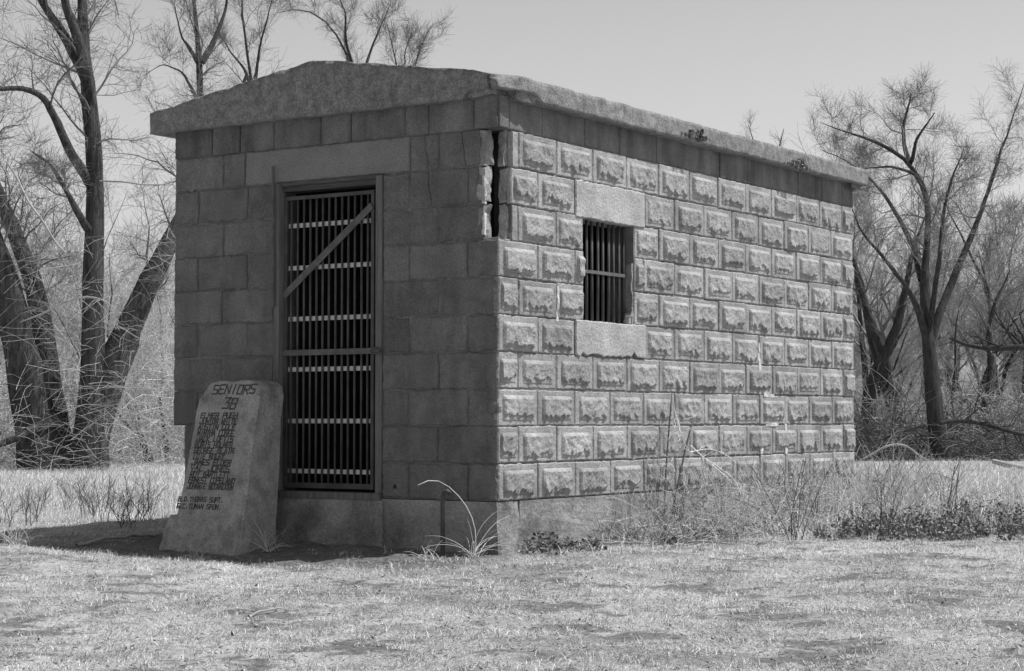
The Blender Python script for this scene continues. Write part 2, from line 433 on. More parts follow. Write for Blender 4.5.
# broken corner: ragged mortar and block stumps inside the notch
def rubble(mb, x0, x1, y0, y1, z0, z1, amp, seed, n=9):
    """box with ragged displaced skin"""
    bm = bmesh.new(); bmesh.ops.create_cube(bm, size=1)
    bmesh.ops.subdivide_edges(bm, edges=bm.edges[:], cuts=n, use_grid_fill=True)
    for v in bm.verts:
        p = np.array([x0+(v.co.x+.5)*(x1-x0), y0+(v.co.y+.5)*(y1-y0), z0+(v.co.z+.5)*(z1-z0)])
        d = amp*np.array([snoise(p[1], p[2], seed+i, 30, 3, z=p[0]) for i in range(3)])
        v.co = Vector(p + d)
    bm.verts.ensure_lookup_table()
    mb.add([v.co[:] for v in bm.verts], [[q.index for q in f.verts] for f in bm.faces]); bm.free()
cb = MB()
for i in range(3):
    z0 = k7+i*H
    rubble(cb, -.128-.012*i, -.098+.008*i, .004, .07, z0+.006, z0+H-.006, .010, 40+i)
    rubble(cb, -.078, -.030, .120-.003*i, .17, z0+.005, z0+H-.006, .009, 50+i)
rubble(cb, -.19, -.02, .03, .22, k7-.012, k7+.012, .01, 60)
cb.build('broken_corner', M['block_side'], bld)
pm = MB()
rubble(pm, -.103, -.092, -.002, .02, 8*H-.01, 8*H+.15, .006, 71, 6); pm.build('repair_mortar_and_lit_edge', M['patch'], bld); pm = MB(); rubble(pm, -.104, -.088, -.002, .018, k7+.03, k7+.15, .006, 72, 6)
pm.build('repair_mortar_and_lit_edge', M['patch'], bld)  # pale strips on the broken front edge: sunlight put into their colour
# pale repair mortar smeared over joints of the side wall
for (a, z, w, h) in [(3.17, .62, .040, .22), (3.17, .82, .022, .14), (3.18, .21, .036, .19), (3.57, .21, .030, .2), (.60, 1.0, .022, .2), (3.30, .595, .16, .024), (3.36, .400, .20, .022)]:
    pm = MB(); rubble(pm, -.01, .0050, a-w/2, a+w/2, z-.001, z+h, .0075, int(a*100+z*10), 7); pm.build('repair_mortar_and_lit_edge', M['patch'], bld)

# lintels, sills
def cast(name, face, a0, a1, z0, z1, n, m, amp=.003, low=0):
    mb = MB(); o = jag(a0, z0, a1, z0, amp+low, .03) + jag(a1, z0, a1, z1, amp) + jag(a1, z1, a0, z1, amp) + jag(a0, z1, a0, z0, amp)
    slab(mb, face, o, -.11, n, .006); return mb.build(name, m, bld)
cast('door_lintel', FR, .600, 1.812, 9*H+.006, k10-.003, .004, M['lintel_front'])
# window
win = MB()
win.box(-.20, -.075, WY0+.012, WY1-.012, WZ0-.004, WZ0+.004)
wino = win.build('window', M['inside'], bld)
mb = MB(); o = jag(.797, 8*H-.012, 1.60, 8*H-.012, .003) + jag(1.60, 8*H-.012, 1.60, 9*H, .003) + jag(1.60, 9*H, .797, 9*H, .003) + jag(.797, 9*H, .797, 8*H-.012, .003)
slab(mb, SI, o, -.185, .006, .006); mb.build('lintel', M['concrete'], wino)
mb = MB(); o = jag(.795, 4*H+.004, 1.605, 4*H-.004, .014, .035) + jag(1.605, 4*H, 1.605, WZ0, .003) + jag(1.605, WZ0, .795, WZ0, .003) + jag(.795, WZ0, .795, 4*H, .003)
slab(mb, SI, o, -.185, .008, .006); mb.build('sill', M['concrete'], wino)
rv = MB(); rubble(rv, -.075, -.012, WY1-.012, WY1+.004, WZ0+.002, WZ0+.36, .010, 81); rubble(rv, -.07, -.012, WY0-.01, WY0+.006, WZ0, WZ1, .004, 82)
rubble(rv, -.05, -.008, WY1-.035, WY1, WZ0+.002, WZ0+.08, .012, 83)
rv.build('reveal', M['block_side'], wino)
for i in range(8):
    y = 1.02 + i*.0625; lean = (rng.random()-.5)*.01
    mb = MB(); mb.tube([(-.062, y, WZ0-.005), (-.062+lean*.3, y+lean*.5, 1.3), (-.062, y+lean, WZ1+.01)], .0095, 8); mb.build('bar', M['iron'], wino, smooth=True)
mb = MB(); mb.box(-.052, -.046, WY0+.02, WY1-.012, 1.302, 1.322); mb.build('cross_bar', M['iron_mid'], wino)

# foundation
fo = MB()
def frough(x0, x1, y0, y1, z0, z1, seed):
    bm = bmesh.new(); bmesh.ops.create_cube(bm, size=1)
    bmesh.ops.subdivide_edges(bm, edges=bm.edges[:], cuts=24, use_grid_fill=True)
    for v in bm.verts:
        p = np.array([x0+(v.co.x+.5)*(x1-x0), y0+(v.co.y+.5)*(y1-y0), z0+(v.co.z+.5)*(z1-z0)])
        top = v.co.z > .49
        n = snoise(p[0]+p[1], p[2], seed, 9, 5)*.010
        if abs(v.co.x) > .49: p[0] += n
        if abs(v.co.y) > .49: p[1] += n
        v.co = Vector(p)
    bm.verts.ensure_lookup_table()
    fo.add([v.co[:] for v in bm.verts], [[q.index for q in f.verts] for f in bm.faces]); bm.free()
frough(-2.29, -.001, .002, .21, -.6, -.003, 21)
frough(-.21, .002, .212, YB, -.6, -.003, 22); frough(-2.29, -.212, YB-.2, YB-.002, -.6, -.004, 23); frough(-2.29, -2.1, .212, YB-.21, -.6, -.003, 24)
fo.build('foundation', M['found'], bld)
mb = MB(); mb.box(DX0-.10, DX1+.02, -.018, .12, -.5, -.012); mb.build('doorstep', M['found'], bld)

# roof slab: shallow gable with ragged weathered edges and a broken front right corner
def roof_top(x):
    pr = [(-2.56, 2.318), (-2.2, 2.385), (-1.75, 2.455), (-1.28, 2.512), (-1.15, 2.512), (-.9, 2.474), (-.5, 2.41), (-.18, 2.362), (.03, 2.322), (.09, 2.30)]
    return float(np.interp(x, [p[0] for p in pr], [p[1] for p in pr]))
X0, X1, Y0, Y1 = -2.545, .080, -.062, 4.86
rx = np.concatenate([np.linspace(X0, X1, 90)]); ry = np.concatenate([np.linspace(Y0, .6, 26), np.linspace(.6, Y1, 130)[1:]])
TX, TY = np.meshgrid(rx, ry)
edge = np.minimum(np.minimum(TX-X0, X1-TX), np.minimum(TY-Y0, Y1-TY))
TZ = np.interp(TX, [-2.56, -1.95, -1.27, -1.20, -.5, .09], [2.322, 2.417, 2.517, 2.517, 2.408, 2.318])
TZ = TZ + .002*snoise(TX, TY, 31, 6, 4) - .009*np.exp(-edge/.012)*np.clip(.2+1.2*snoise(TX, TY, 32, 22, 4), 0, 2)
BZ = np.full_like(TZ, 2.196) + .003*snoise(TX, TY, 33, 12, 3)
# drip: underside rises a little at the broken corner
cor = np.clip((.16-np.hypot((TX-X1)*.75, TY-Y0))/.16, 0, 1)
BZ = BZ + .04*np.clip((TX+.21)/.04, 0, 1)*np.clip((.33-TY)/.08, 0, 1)
TZ = TZ - .03*cor
ex = .003*snoise(TX, TY, 34, 22, 4)
dxm = np.where(TX < X0+.01, ex, 0) + np.where(TX > X1-.01, ex*1.3, 0) - np.where(TX > X1-.06, .055*np.clip((.1-TY)/.14, 0, 1), 0)
dym = np.where(TY < Y0+.01, .003*snoise(TX, TX*0, 35, 20, 4), 0)
nyr, nxr = TX.shape; gi = np.arange(nyr*nxr).reshape(nyr, nxr); off = nyr*nxr
v = np.concatenate([np.stack([TX+dxm, TY+dym, TZ], -1).reshape(-1, 3), np.stack([TX+dxm*.6, TY+dym*.7, BZ], -1).reshape(-1, 3)])
f = np.stack([gi[:-1, :-1], gi[:-1, 1:], gi[1:, 1:], gi[1:, :-1]], -1).reshape(-1, 4)
f2 = f[:, ::-1] + off
# side skirt with mid rows for roughness
def skirt(loop):
    loop = np.array(loop); nl = len(loop); V = [v[loop]]; base = len(VV[0]); rows = [loop]
    for r in range(1, 6):
        t = r/6; p = v[loop]*(1-t)+v[loop+off]*t
        nz = .004*snoise(p[:, 0]+p[:, 1], p[:, 2], 36, 16, 4)+.004*snoise(p[:, 0]+p[:, 1], p[:, 2], 37, 60, 3)
        c2 = np.array([(X0+X1)/2, (Y0+Y1)/2]); p = p.copy()
        onx = (np.abs(v[loop][:, 0]-X0) < .02) | (np.abs(v[loop][:, 0]-X1) < .07) & (v[loop][:, 1] > Y0+.02)
        p[:, 0] += np.where(onx, nz*np.sign(p[:, 0]-c2[0]), 0); p[:, 1] += np.where(~onx, nz, 0)
        VV[0] = np.concatenate([VV[0], p]); rows.append(np.arange(len(VV[0])-nl, len(VV[0])))
    rows.append(loop+off); F = []
    for a, b in zip(rows[:-1], rows[1:]):
        F.append(np.stack([a, b, np.roll(b, -1), np.roll(a, -1)], -1))
    return np.concatenate(F)
VV = [v]
loop = list(gi[0, :]) + list(gi[1:, -1]) + list(gi[-1, -2::-1]) + list(gi[-2:0:-1, 0])
f3 = skirt(loop)
roof = obj('roof', VV[0], np.concatenate([f, f2, f3]), M['roof'], bld, smooth=False)
# chips hanging at the cracked corner, and lumps under the eave
rb = MB(); rubble(rb, -.165, -.01, -.045, .10, 2.203, 2.238, .008, 91, 7); rubble(rb, .0, .052, .10, .30, 2.19, 2.25, .012, 92, 7)
rb.build('cracked_corner_chunk', M['roof'], bld)
rb = MB(); rubble(rb, -.02, .06, 4.6, 4.8, 2.165, 2.205, .012, 93, 6)
rb.build('eave_lump', M['band'], bld)

# door frame and barred gate
df = empty('door', (-1.18, .05, 0)); df.parent = bld
df.location = Vector((-1.18, .05, 0)) - bld.location
def jamb(name, x0, x1, y0, y1, z0, z1, m):
    mb = MB(); mb.box(x0, x1, y0, y1, z0, z1); return mb.build(name, m, df)
jamb('jamb', DX0, DX0+.040, -.016, .12, .03, 9*H-.004, M['wood']); jamb('jamb', DX1-.040, DX1+.004, -.010, .12, .03, 9*H-.004, M['wood'])
jamb('head', DX0+.040, DX1-.040, .012, .12, 9*H-.05, 9*H-.002, M['wood_dark'])
jamb('head', DX0+.040, DX1-.040, -.006, .010, 9*H-.020, 9*H-.001, M['wood_dark'])
jamb('sill', DX0, DX1, -.022, .14, -.010, .028, M['wood'])
mb = MB(); mb.tube([(DX0+.006, -.03, 1.1), (DX0+.004, -.032, 1.93)], .009, 6); mb.build('hinge_rod', M['iron_mid'], df)
GX0, GX1, GZ0, GZ1, GYp = -1.536, -.868, .045, 1.750, .034
mb = MB()
fw = .022
mb.box(GX0, GX0+fw, GYp-.01, GYp+.012, GZ0, GZ1); mb.box(GX1-fw, GX1, GYp-.01, GYp+.012, GZ0, GZ1)
mb.box(GX0+fw, GX1-fw, GYp-.009, GYp+.011, GZ1-fw, GZ1-.001); mb.box(GX0+fw, GX1-fw, GYp-.009, GYp+.011, GZ0+.001, GZ0+fw+.01)
gate = mb.build('gate', M['iron'], bld)
for i in range(13):
    x = GX0+fw+(GX1-GX0-2*fw)*(i+.6)/13.2; j = (rng.random()-.5)*.006
    mb = MB(); mb.tube([(x, GYp, GZ0+fw), (x+j, GYp, .9), (x, GYp, GZ1-fw)], .0072, 8); mb.build('bar', M['iron'], gate, smooth=True)
for z in (1.578, 1.329, 1.030, .735, .434, .143):
    mb = MB(); mb.box(GX0+.01, GX1-.01, GYp+.0085, GYp+.016, z-.013, z+.013); mb.build('cross_bar', M['iron_pale'], gate)
mb = MB(); mb.box(GX0, DX1-.02, GYp-.022, GYp-.014, .815, .848); mb.build('strap', M['iron_mid'], gate)
mb = MB()
mb.tube([(-.80+.035*math.cos(t*math.pi/6)-.02, -.022-.004*math.sin(t), .83+.016*math.sin(t*math.pi/6)) for t in range(13)], .006, 6, cap=False)
mb.tube([(-.80, -.02, .83), (-.80, .045, .832)], .006, 6)
mb.build('hasp', M['iron'], gate)
# diagonal flat brace
a, b = Vector((-1.533, GYp-.018, 1.165)), Vector((-.880, GYp-.018, 1.660)); dd = (b-a).normalized(); nn2 = Vector((-dd.z, 0, dd.x))*.020
mb = MB(); q = [a-nn2, b-nn2, b+nn2, a+nn2]
mb.add([tuple(p) for p in q] + [tuple(p+Vector((0, .006, 0))) for p in q], [(0,1,2,3), (7,6,5,4), (0,4,5,1), (1,5,6,2), (2,6,7,3), (3,7,4,0)])
mb.build('diagonal_brace', M['iron_mid'], gate)
mb = MB(); mb.tube([(-.695, .0, .068), (-.695, -.004, .068)], .012, 10); mb.build('drain_hole_shade', M['inside'], bld)  # flat dark disc; the hole's shade is only its colour

# ------------------------------------------------------------------ memorial stone
ms = empty('memorial_stone', (-1.68, -.38, -.27))
tag(ms, 'leaning engraved concrete slab beside the barred door, headed SENIORS 38', 'memorial stone')
FB, FT = -.515, -.235           # front face y at z=-.30 and at z=.66
def fy(z): return FB + (z+.30)/(.96)*(FT-FB)
prof = [(-1.968, -.34), (-1.392, -.34), (-1.418, .0), (-1.448, .30), (-1.470, .58), (-1.49, .635), (-1.53, .662), (-1.62, .672), (-1.70, .658), (-1.80, .668), (-1.862, .655), (-1.895, .615), (-1.93, .56), (-1.936, .50), (-1.922, .3), (-1.915, -.05), (-1.93, -.15)]
def back_y(z): return -.205 + (z+.30)/.96*(.17)
# dense outline
ol = []
for (x0, z0), (x1, z1) in zip(prof, prof[1:]+prof[:1]):
    n = max(1, int(math.hypot(x1-x0, z1-z0)/.025))
    for i in range(n): ol.append((x0+(x1-x0)*i/n, z0+(z1-z0)*i/n))
ol = [(x+.0022*snoise(np.array(x*1.0), np.array(z*1.0), 61, 25, 3), z+.0025*snoise(np.array(x*1.0), np.array(z), 62, 25, 3)) for x, z in ol]
cx, cz = -1.68, .2
V = []; F = []; K = len(ol)
layers = [(0.0, .012), (.014, .0), (.33, 0), (.66, 0), (.98, .0), (1.0, .02)]
for t, ins in layers:
    for x, z in ol:
        xx = x+(cx-x)/max(abs(cx-x), .01)*min(ins, abs(cx-x)); zz = z - (ins if z > .55 else 0)
        y = fy(zz)*(1-t)+back_y(zz)*t; y += .004*float(snoise(np.array(x), np.array(z+t), 63, 20, 3))*(1 if 0 < t < 1 else 0)
        xx += .004*float(snoise(np.array(t*.4), np.array(z), 64, 20, 3)) if 0 < t < 1 else 0
        V.append((xx, y, zz))
for r in range(len(layers)-1):
    for i in range(K): F.append((r*K+i, (r+1)*K+i, (r+1)*K+(i+1) % K, r*K+(i+1) % K))
F.append(tuple(i for i in range(K))); F.append(tuple((len(layers)-1)*K+i for i in reversed(range(K))))
body = obj('slab_body', V, F, M['stone'], ms)
mb = MB()      # thicker foot of the slab
o = jag(1.405, -.34, 1.985, -.34, .004) + jag(1.985, -.34, 1.965, -.105, .004) + jag(1.965, -.105, 1.425, -.115, .006) + jag(1.425, -.115, 1.405, -.34, .004)
k = len(o); vv = []
for t in (0, 1, 2):
    for a_, z_ in o:
        vv.append((-a_, (fy(z_)-.020+(.014 if t == 0 and z_ > -.13 else 0) if t < 2 else back_y(z_)) + (0 if t else 0) + (.02 if t == 1 else 0), z_-(.006 if t == 0 else 0)))
ff = [tuple(range(k))]
for r in range(2):
    for i in range(k): ff.append((r*k+i, r*k+(i+1) % k, (r+1)*k+(i+1) % k, (r+1)*k+i))
mb.add(vv, ff); mb.build('foot', M['stone'], ms)
# worn pale upper right edge
mb = MB(); rubble(mb, -1.512, -1.472, fy(.55)-.004, fy(.55)+.02, .40, .625, .004, 65, 7)
for i in range(3): pass
# stroke lettering, cut by hand
G = {'A': [[(0,0),(.5,1),(1,0)],[(.22,.4),(.78,.4)]], 'B': [[(0,0),(0,1),(.8,1),(.8,.55),(0,.5)],[(.8,.5),(1,.4),(1,0),(0,0)]], 'C': [[(1,1),(0,1),(0,0),(1,0)]],
     'D': [[(0,0),(0,1),(.7,1),(1,.7),(1,.3),(.7,0),(0,0)]], 'E': [[(1,1),(0,1),(0,0),(1,0)],[(0,.5),(.75,.5)]], 'F': [[(1,1),(0,1),(0,0)],[(0,.5),(.75,.5)]],
     'G': [[(1,1),(0,1),(0,0),(1,0),(1,.45),(.55,.45)]], 'H': [[(0,0),(0,1)],[(1,0),(1,1)],[(0,.5),(1,.5)]], 'I': [[(.5,0),(.5,1)]], 'J': [[(1,1),(1,0),(0,0),(0,.3)]],
     'K': [[(0,0),(0,1)],[(1,1),(0,.45),(1,0)]], 'L': [[(0,1),(0,0),(1,0)]], 'M': [[(0,0),(0,1),(.5,.4),(1,1),(1,0)]], 'N': [[(0,0),(0,1),(1,0),(1,1)]],
     'O': [[(0,0),(0,1),(1,1),(1,0),(0,0)]], 'P': [[(0,0),(0,1),(1,1),(1,.5),(0,.5)]], 'R': [[(0,0),(0,1),(1,1),(1,.5),(0,.5)],[(.4,.5),(1,0)]],
     'S': [[(1,1),(0,1),(0,.55),(1,.45),(1,0),(0,0)]], 'T': [[(0,1),(1,1)],[(.5,1),(.5,0)]], 'U': [[(0,1),(0,0),(1,0),(1,1)]], 'V': [[(0,1),(.5,0),(1,1)]], 'W': [[(0,1),(.2,0),(.5,.6),(.8,0),(1,1)]],
     'Y': [[(0,1),(.5,.5),(1,1)],[(.5,.5),(.5,0)]], '3': [[(0,1),(1,1),(.45,.55),(1,.5),(1,0),(0,0)]], '8': [[(0,.5),(0,1),(1,1),(1,.5),(0,.5),(0,0),(1,0),(1,.5)]],
     '.': [[(.4,0),(.5,.1)]], "'": [[(.3,1),(.2,.7)]]}
ins = MB(); lr = random.Random(3)
def stroke(p, q, w):
    (x0, z0), (x1, z1) = p, q; L = math.hypot(x1-x0, z1-z0)
    if L < 1e-5: return
    ux, uz = (x1-x0)/L, (z1-z0)/L; x0 -= ux*w*.5; z0 -= uz*w*.5; x1 += ux*w*.5; z1 += uz*w*.5; nx_, nz_ = -uz*w/2, ux*w/2
    c4 = [(x0-nx_, z0-nz_), (x1-nx_, z1-nz_), (x1+nx_, z1+nz_), (x0+nx_, z0+nz_)]
    vs = [(x, fy(z)-.0012-.0004*lr.random(), z) for x, z in c4] + [(x, fy(z)+.004, z) for x, z in c4]
    ins.add(vs, [(0,1,2,3), (0,4,5,1), (1,5,6,2), (2,6,7,3), (3,7,4,0)])
def text(s, x0, x1, z, h, w, slant=.0):
    adv = (x1-x0)/len(s)
    for i, ch in enumerate(s):
        if ch == ' ': continue
        cw = adv*.72; bx = x0+adv*i; bz = z+(lr.random()-.5)*h*.10; sx = .5 if ch == 'I' else 1
        for pl in G.get(ch, []):
            P_ = [(bx+(a*cw)+slant*b*h+(lr.random()-.5)*.0015, bz+b*h+(lr.random()-.5)*.0015) for a, b in pl]
            for p, q in zip(P_[:-1], P_[1:]): stroke(p, q, w)
text('SENIORS', -1.838, -1.505, .592, .050, .0090, .2)
text('38', -1.735, -1.625, .505, .060, .0100, .2)
names = ['ELMER PUGH', 'JUNIOR WHITE', 'AUSTIN COLE', 'MINTHA COREE', 'JACK LOFTIS', 'BORIS HOLMES', 'GEORGE BLAIR', 'LOIE NOLEY', 'JAMES ELDER', 'VAL JONES', 'ROY BARTLETT', 'ERNEST COPELAND', 'JOHNNIE MCCRACKEN']
ends = [-1.602, -1.60, -1.602, -1.604, -1.60, -1.598, -1.575, -1.64, -1.58, -1.58, -1.575, -1.525, -1.53]
for i, (s, e_) in enumerate(zip(names, ends)):
    text(s, -1.890+.001*i+.003*math.sin(i*2), e_, .452-i*.0338, .0280, .0072, .08)
text('B.D.THOMAS SUPT.', -1.928, -1.580, -.026, .025, .0058, .05)
text('G.C.TUMAN SPON.', -1.930, -1.585, -.066, .025, .0058, .05)
ins.build('inscription', M['letter'], ms)

# ------------------------------------------------------------------ trees
def interp(P, R, t):
    """P (N,K,3), t (N,n) -> points, tangents, radii"""
    N, K, _ = P.shape; x = t*(K-1); i = np.clip(x.astype(int), 0, K-2); fr_ = x-i
    ar = np.arange(N)[:, None]
    p = P[ar, i]*(1-fr_)[..., None] + P[ar, i+1]*fr_[..., None]
    tg = P[ar, i+1]-P[ar, i]; tg /= np.linalg.norm(tg, axis=-1, keepdims=True)+1e-9
    return p, tg, R[ar, i]*(1-fr_)+R[ar, i+1]*fr_
def grow(P, R, n, lf, ang, K, rg, up=.2, wig=.12, t0=.2, rf=.55, rmin=.003, lmin=.1, tip=.3, absL=None):
    N = len(P); t = (np.arange(n)[None, :]+rg.random((N, n)))/n; t = t0+(1-t0)*t*.98
    p, tg, r = interp(P, R, t)
    L = np.linalg.norm(np.diff(P, axis=1), axis=-1).sum(1)
    if absL is not None: L = np.full_like(L, absL)*np.clip(L/absL, .55, 1)
    ln = L[:, None]*lf*(.45+.8*rg.random((N, n)))*(1.15-.6*t)
    ln = np.maximum(ln, lmin)
    rnd = rg.normal(size=(N, n, 3)); rnd -= (rnd*tg).sum(-1, keepdims=True)*tg; rnd /= np.linalg.norm(rnd, axis=-1, keepdims=True)+1e-9
    a = np.radians(ang[0]+(ang[1]-ang[0])*rg.random((N, n)))[..., None]
    d = tg*np.cos(a)+rnd*np.sin(a); d[..., 2] += up*.5
    d /= np.linalg.norm(d, axis=-1, keepdims=True)
    Mn = N*n; p = p.reshape(Mn, 3); d = d.reshape(Mn, 3); ln = ln.reshape(Mn); r = r.reshape(Mn)
    out = [p]; step = ln/(K-1)
    for k in range(K-1):
        d = d + rg.normal(size=(Mn, 3))*wig; d[:, 2] += up/(K-1)
        d /= np.linalg.norm(d, axis=-1, keepdims=True); p = p+d*step[:, None]; out.append(p)
    r0 = np.maximum(r*rf, rmin); tp = np.linspace(1, tip, K)
    return np.stack(out, 1), np.maximum(r0[:, None]*tp[None, :], rmin*.75)
def tubes(P, R, sides=3):
    N, K, _ = P.shape
    T_ = np.gradient(P, axis=1); T_ /= np.linalg.norm(T_, axis=-1, keepdims=True)+1e-9
    ref = np.array([.31, .52, .8]) if sides > 4 else np.array([.8, .1, .3])
    a = np.cross(T_, ref); a /= np.linalg.norm(a, axis=-1, keepdims=True)+1e-9; b = np.cross(T_, a)
    th = np.arange(sides)*2*math.pi/sides
    V = P[:, :, None, :] + R[:, :, None, None]*(a[:, :, None, :]*np.cos(th)[None, None, :, None]+b[:, :, None, :]*np.sin(th)[None, None, :, None])
    ix = np.arange(N*K*sides).reshape(N, K, sides); j2 = np.roll(ix, -1, axis=2)
    F = np.stack([ix[:, :-1], j2[:, :-1], j2[:, 1:], ix[:, 1:]], -1).reshape(-1, 4)
    return V.reshape(-1, 3), F
def merge(L):
    vs, fs, n = [], [], 0
    for v_, f_ in L: vs.append(v_); fs.append(f_+n); n += len(v_)
    return np.concatenate(vs), np.concatenate(fs)
def resample(pts, rad, K):
    pts = np.array(pts, float); s = np.concatenate([[0], np.cumsum(np.linalg.norm(np.diff(pts, axis=0), axis=1))]); s /= s[-1]
    # smooth (Catmull-like) by interpolating then blurring
    t = np.linspace(0, 1, K); P = np.stack([np.interp(t, s, pts[:, i]) for i in range(3)], 1); R = np.interp(t, s, rad)
    for _ in range(2): P[1:-1] = (P[:-2]+2*P[1:-1]+P[2:])/4
    return P, R
def limb_mesh(limbs, K=28, sides=12, rough=.0, seed=0):
    P = np.stack([l[0] for l in limbs]); R = np.stack([l[1] for l in limbs])
    v_, f_ = tubes(P, R, sides)
    if rough:
        rr = np.repeat(R.reshape(-1), sides); cc_ = np.repeat(P.reshape(-1, 3), sides, 0)
        nn_ = snoise(v_[:, 0]*3, v_[:, 1]*3, seed, 9, 3, z=v_[:, 2]*2)
        v_ = v_ + (v_-cc_)*(rough*nn_)[:, None]
    return v_, f_

def thicket_proto(name, seed, stems, h, spread, matT, matW, n1=11, n2=9, n3=5, r0=.06, tw=.0042, up=.25, t0=.25):
    rg = np.random.default_rng(seed); K = 12; P = []; R = []
    for s in range(stems):
        az = rg.uniform(0, 6.28); hh = h*rg.uniform(.6, 1.0); p = np.array([rg.normal()*.12*stems**.5, rg.normal()*.12*stems**.5, -.1]); d = np.array([math.cos(az)*spread, math.sin(az)*spread, 1.0]); pts = [p]
        for k in range(K-1):
            d = d/np.linalg.norm(d); p = p + d*hh/(K-1)*1.08; pts.append(p); d = d + rg.normal(size=3)*.13; d[2] += .05
        P.append(pts); R.append(np.linspace(1, .08, K)*r0*rg.uniform(.7, 1.15)*(hh/h))
    P = np.array(P); R = np.array(R)
    A, AR = grow(P, R, n1, .45, (25, 60), 7, rg, up=up, t0=t0, rf=.4, rmin=tw*1.3)
    B, BR = grow(A, AR, n2, .42, (20, 55), 5, rg, up=up, t0=.12, rf=.5, rmin=tw, wig=.16)
    C_, CR = grow(B, BR, n3+2, .6, (15, 50), 4, rg, up=up*.8, t0=.1, rf=.6, rmin=tw*.7, wig=.16, lmin=.38)
    o = empty(name, (0, 0, 0))
    v_, f_ = tubes(P, R, 8); obj('trunk', v_, f_, matW, o, smooth=True)
    v_, f_ = merge([tubes(A, AR, 4), tubes(B, BR, 3), tubes(C_, CR, 3)]); obj('crown', v_, f_, matT, o)
    return o

# hand-shaped trees ---------------------------------------------------------
def shaped_tree(name, D, limbs, label, seed, n=(16, 12, 8), tw=.0042, matT='twig_mid', matW='bark', sides=12, K=26, absL=3.0, lf=.45, dz=1.0, extra=None, rough=.12, up=.12, ang=(30, 75), wk=.7):
    """limbs: lists of (x, y, dd, width) measured points: real positions at D+dd metres, width in the picture -> radius"""
    rg = np.random.default_rng(seed); LM = []
    for L in limbs:
        pts = [px(x, y, D+dd) for x, y, dd, w in L]; rad = [w/2/FPX*D for x, y, dd, w in L]
        Pm, Rm = resample(pts, rad, K); wg = np.cumsum(rg.normal(size=(K, 3)), 0)*.010*np.linspace(0, 1, K)[:, None]*np.clip(np.linalg.norm(Pm[-1]-Pm[0])/4, .3, 1)
        LM.append((Pm+wg*[1, 1, .5], Rm*np.linspace(1, wk, K)))
    base = LM[0][0][0]; g = float(gz(base[0], base[1]))
    o = empty(name, (base[0], base[1], g)); tag(o, label, 'tree')
    v_, f_ = limb_mesh(LM, K, sides, rough, seed); obj('trunk', v_, f_, M[matW], o, smooth=True)
    P = np.stack([l[0] for l in LM]); R = np.stack([l[1] for l in LM])
    n = (int(n[0]*1.5), int(n[1]*1.15), n[2]); A, AR = grow(P, R, n[0], lf*1.1, ang, 9, rg, up=up, t0=.42, rf=.34, wig=.2, rmin=tw*1.3, absL=absL, tip=.2)
    AR = np.minimum(AR, np.linspace(.020, .004, 9)[None])
    LL = np.repeat(np.linalg.norm(np.diff(P, axis=1), axis=-1).sum(1), n[0]); kp = rg.random(len(A)) < np.clip(LL/LL.max()*1.15, .12, 1)
    A, AR = A[kp], AR[kp]
    B, BR = grow(A, AR, n[1], .45, (25, 75), 6, rg, up=up, t0=.1, rf=.45, rmin=tw, wig=.2)
    BR = np.minimum(BR, .007)
    C_, CR = grow(B, BR, n[2], .6, (20, 70), 5, rg, up=up*.8, t0=.05, rf=.6, rmin=tw*.6, wig=.2, lmin=.28)
    v_, f_ = merge([tubes(A, AR, 5), tubes(B, BR, 3), tubes(C_, CR, 3)]); obj('crown', v_, f_, M[matT], o)
    return o

DL = 26.6
shaped_tree('multi_trunk_tree', DL, [
    [(88, 478, 0, 46), (90, 440, 0, 34), (93, 380, 0, 25), (92, 300, 0, 23), (93, 200, 0, 21), (91, 120, 0, 19), (82, 70, 0, 17), (76, 20, .2, 13), (80, -60, .3, 10), (90, -150, .4, 6), (86, -220, .5, 3)],
    [(44, 478, 0, 48), (36, 430, 0, 42), (24, 370, -.2, 38), (14, 310, -.4, 34), (0, 260, -.6, 30), (-25, 200, -.8, 24), (-60, 100, -1, 16), (-80, -20, -1.2, 8)],
    [(84, 478, 0, 44), (92, 430, .1, 40), (112, 370, .2, 36), (134, 315, .4, 29), (158, 262, .5, 25), (182, 215, .7, 20), (215, 150, .9, 14), (235, 100, 1, 8), (245, 75, 1.0, 4)],
    [(64, 478, 0, 52), (58, 440, .2, 34), (50, 390, .4, 28), (42, 330, .5, 25), (28, 270, .8, 22), (5, 215, 1, 18), (-20, 160, 1.2, 12), (-50, 90, 1.4, 6)],
    [(91, 185, 0, 13), (82, 172, -.1, 11), (66, 148, -.3, 10), (54, 120, -.5, 9), (40, 95, -.7, 7.5), (20, 86, -.9, 6.5), (-10, 88, -1.1, 5), (-40, 80, -1.3, 3)],
    [(90, 105, 0, 10), (82, 72, .1, 12), (68, 46, .2, 12), (55, 25, .4, 10), (36, -2, .5, 8), (10, -50, .7, 6), (-20, -110, .9, 3)],
    [(91, 110, 0, 9), (86, 72, -.1, 11), (74, 34, -.3, 11), (60, 0, -.5, 9), (52, -60, -.7, 6), (40, -140, -.8, 3)],
    [(90, 235, 0, 9), (78, 215, -.4, 8), (62, 185, -.6, 6), (48, 162, -.8, 4), (30, 150, -1, 2.5)],
    [(60, 420, 0, 16), (30, 432, -.4, 9), (0, 445, -.7, 7), (-40, 450, -1, 4)],
], 'tall bare tree of several dark furrowed trunks on the left of the jail', 41, n=(18, 12, 7), lf=.5, absL=3.2, tw=.0038)
DR = 33.0
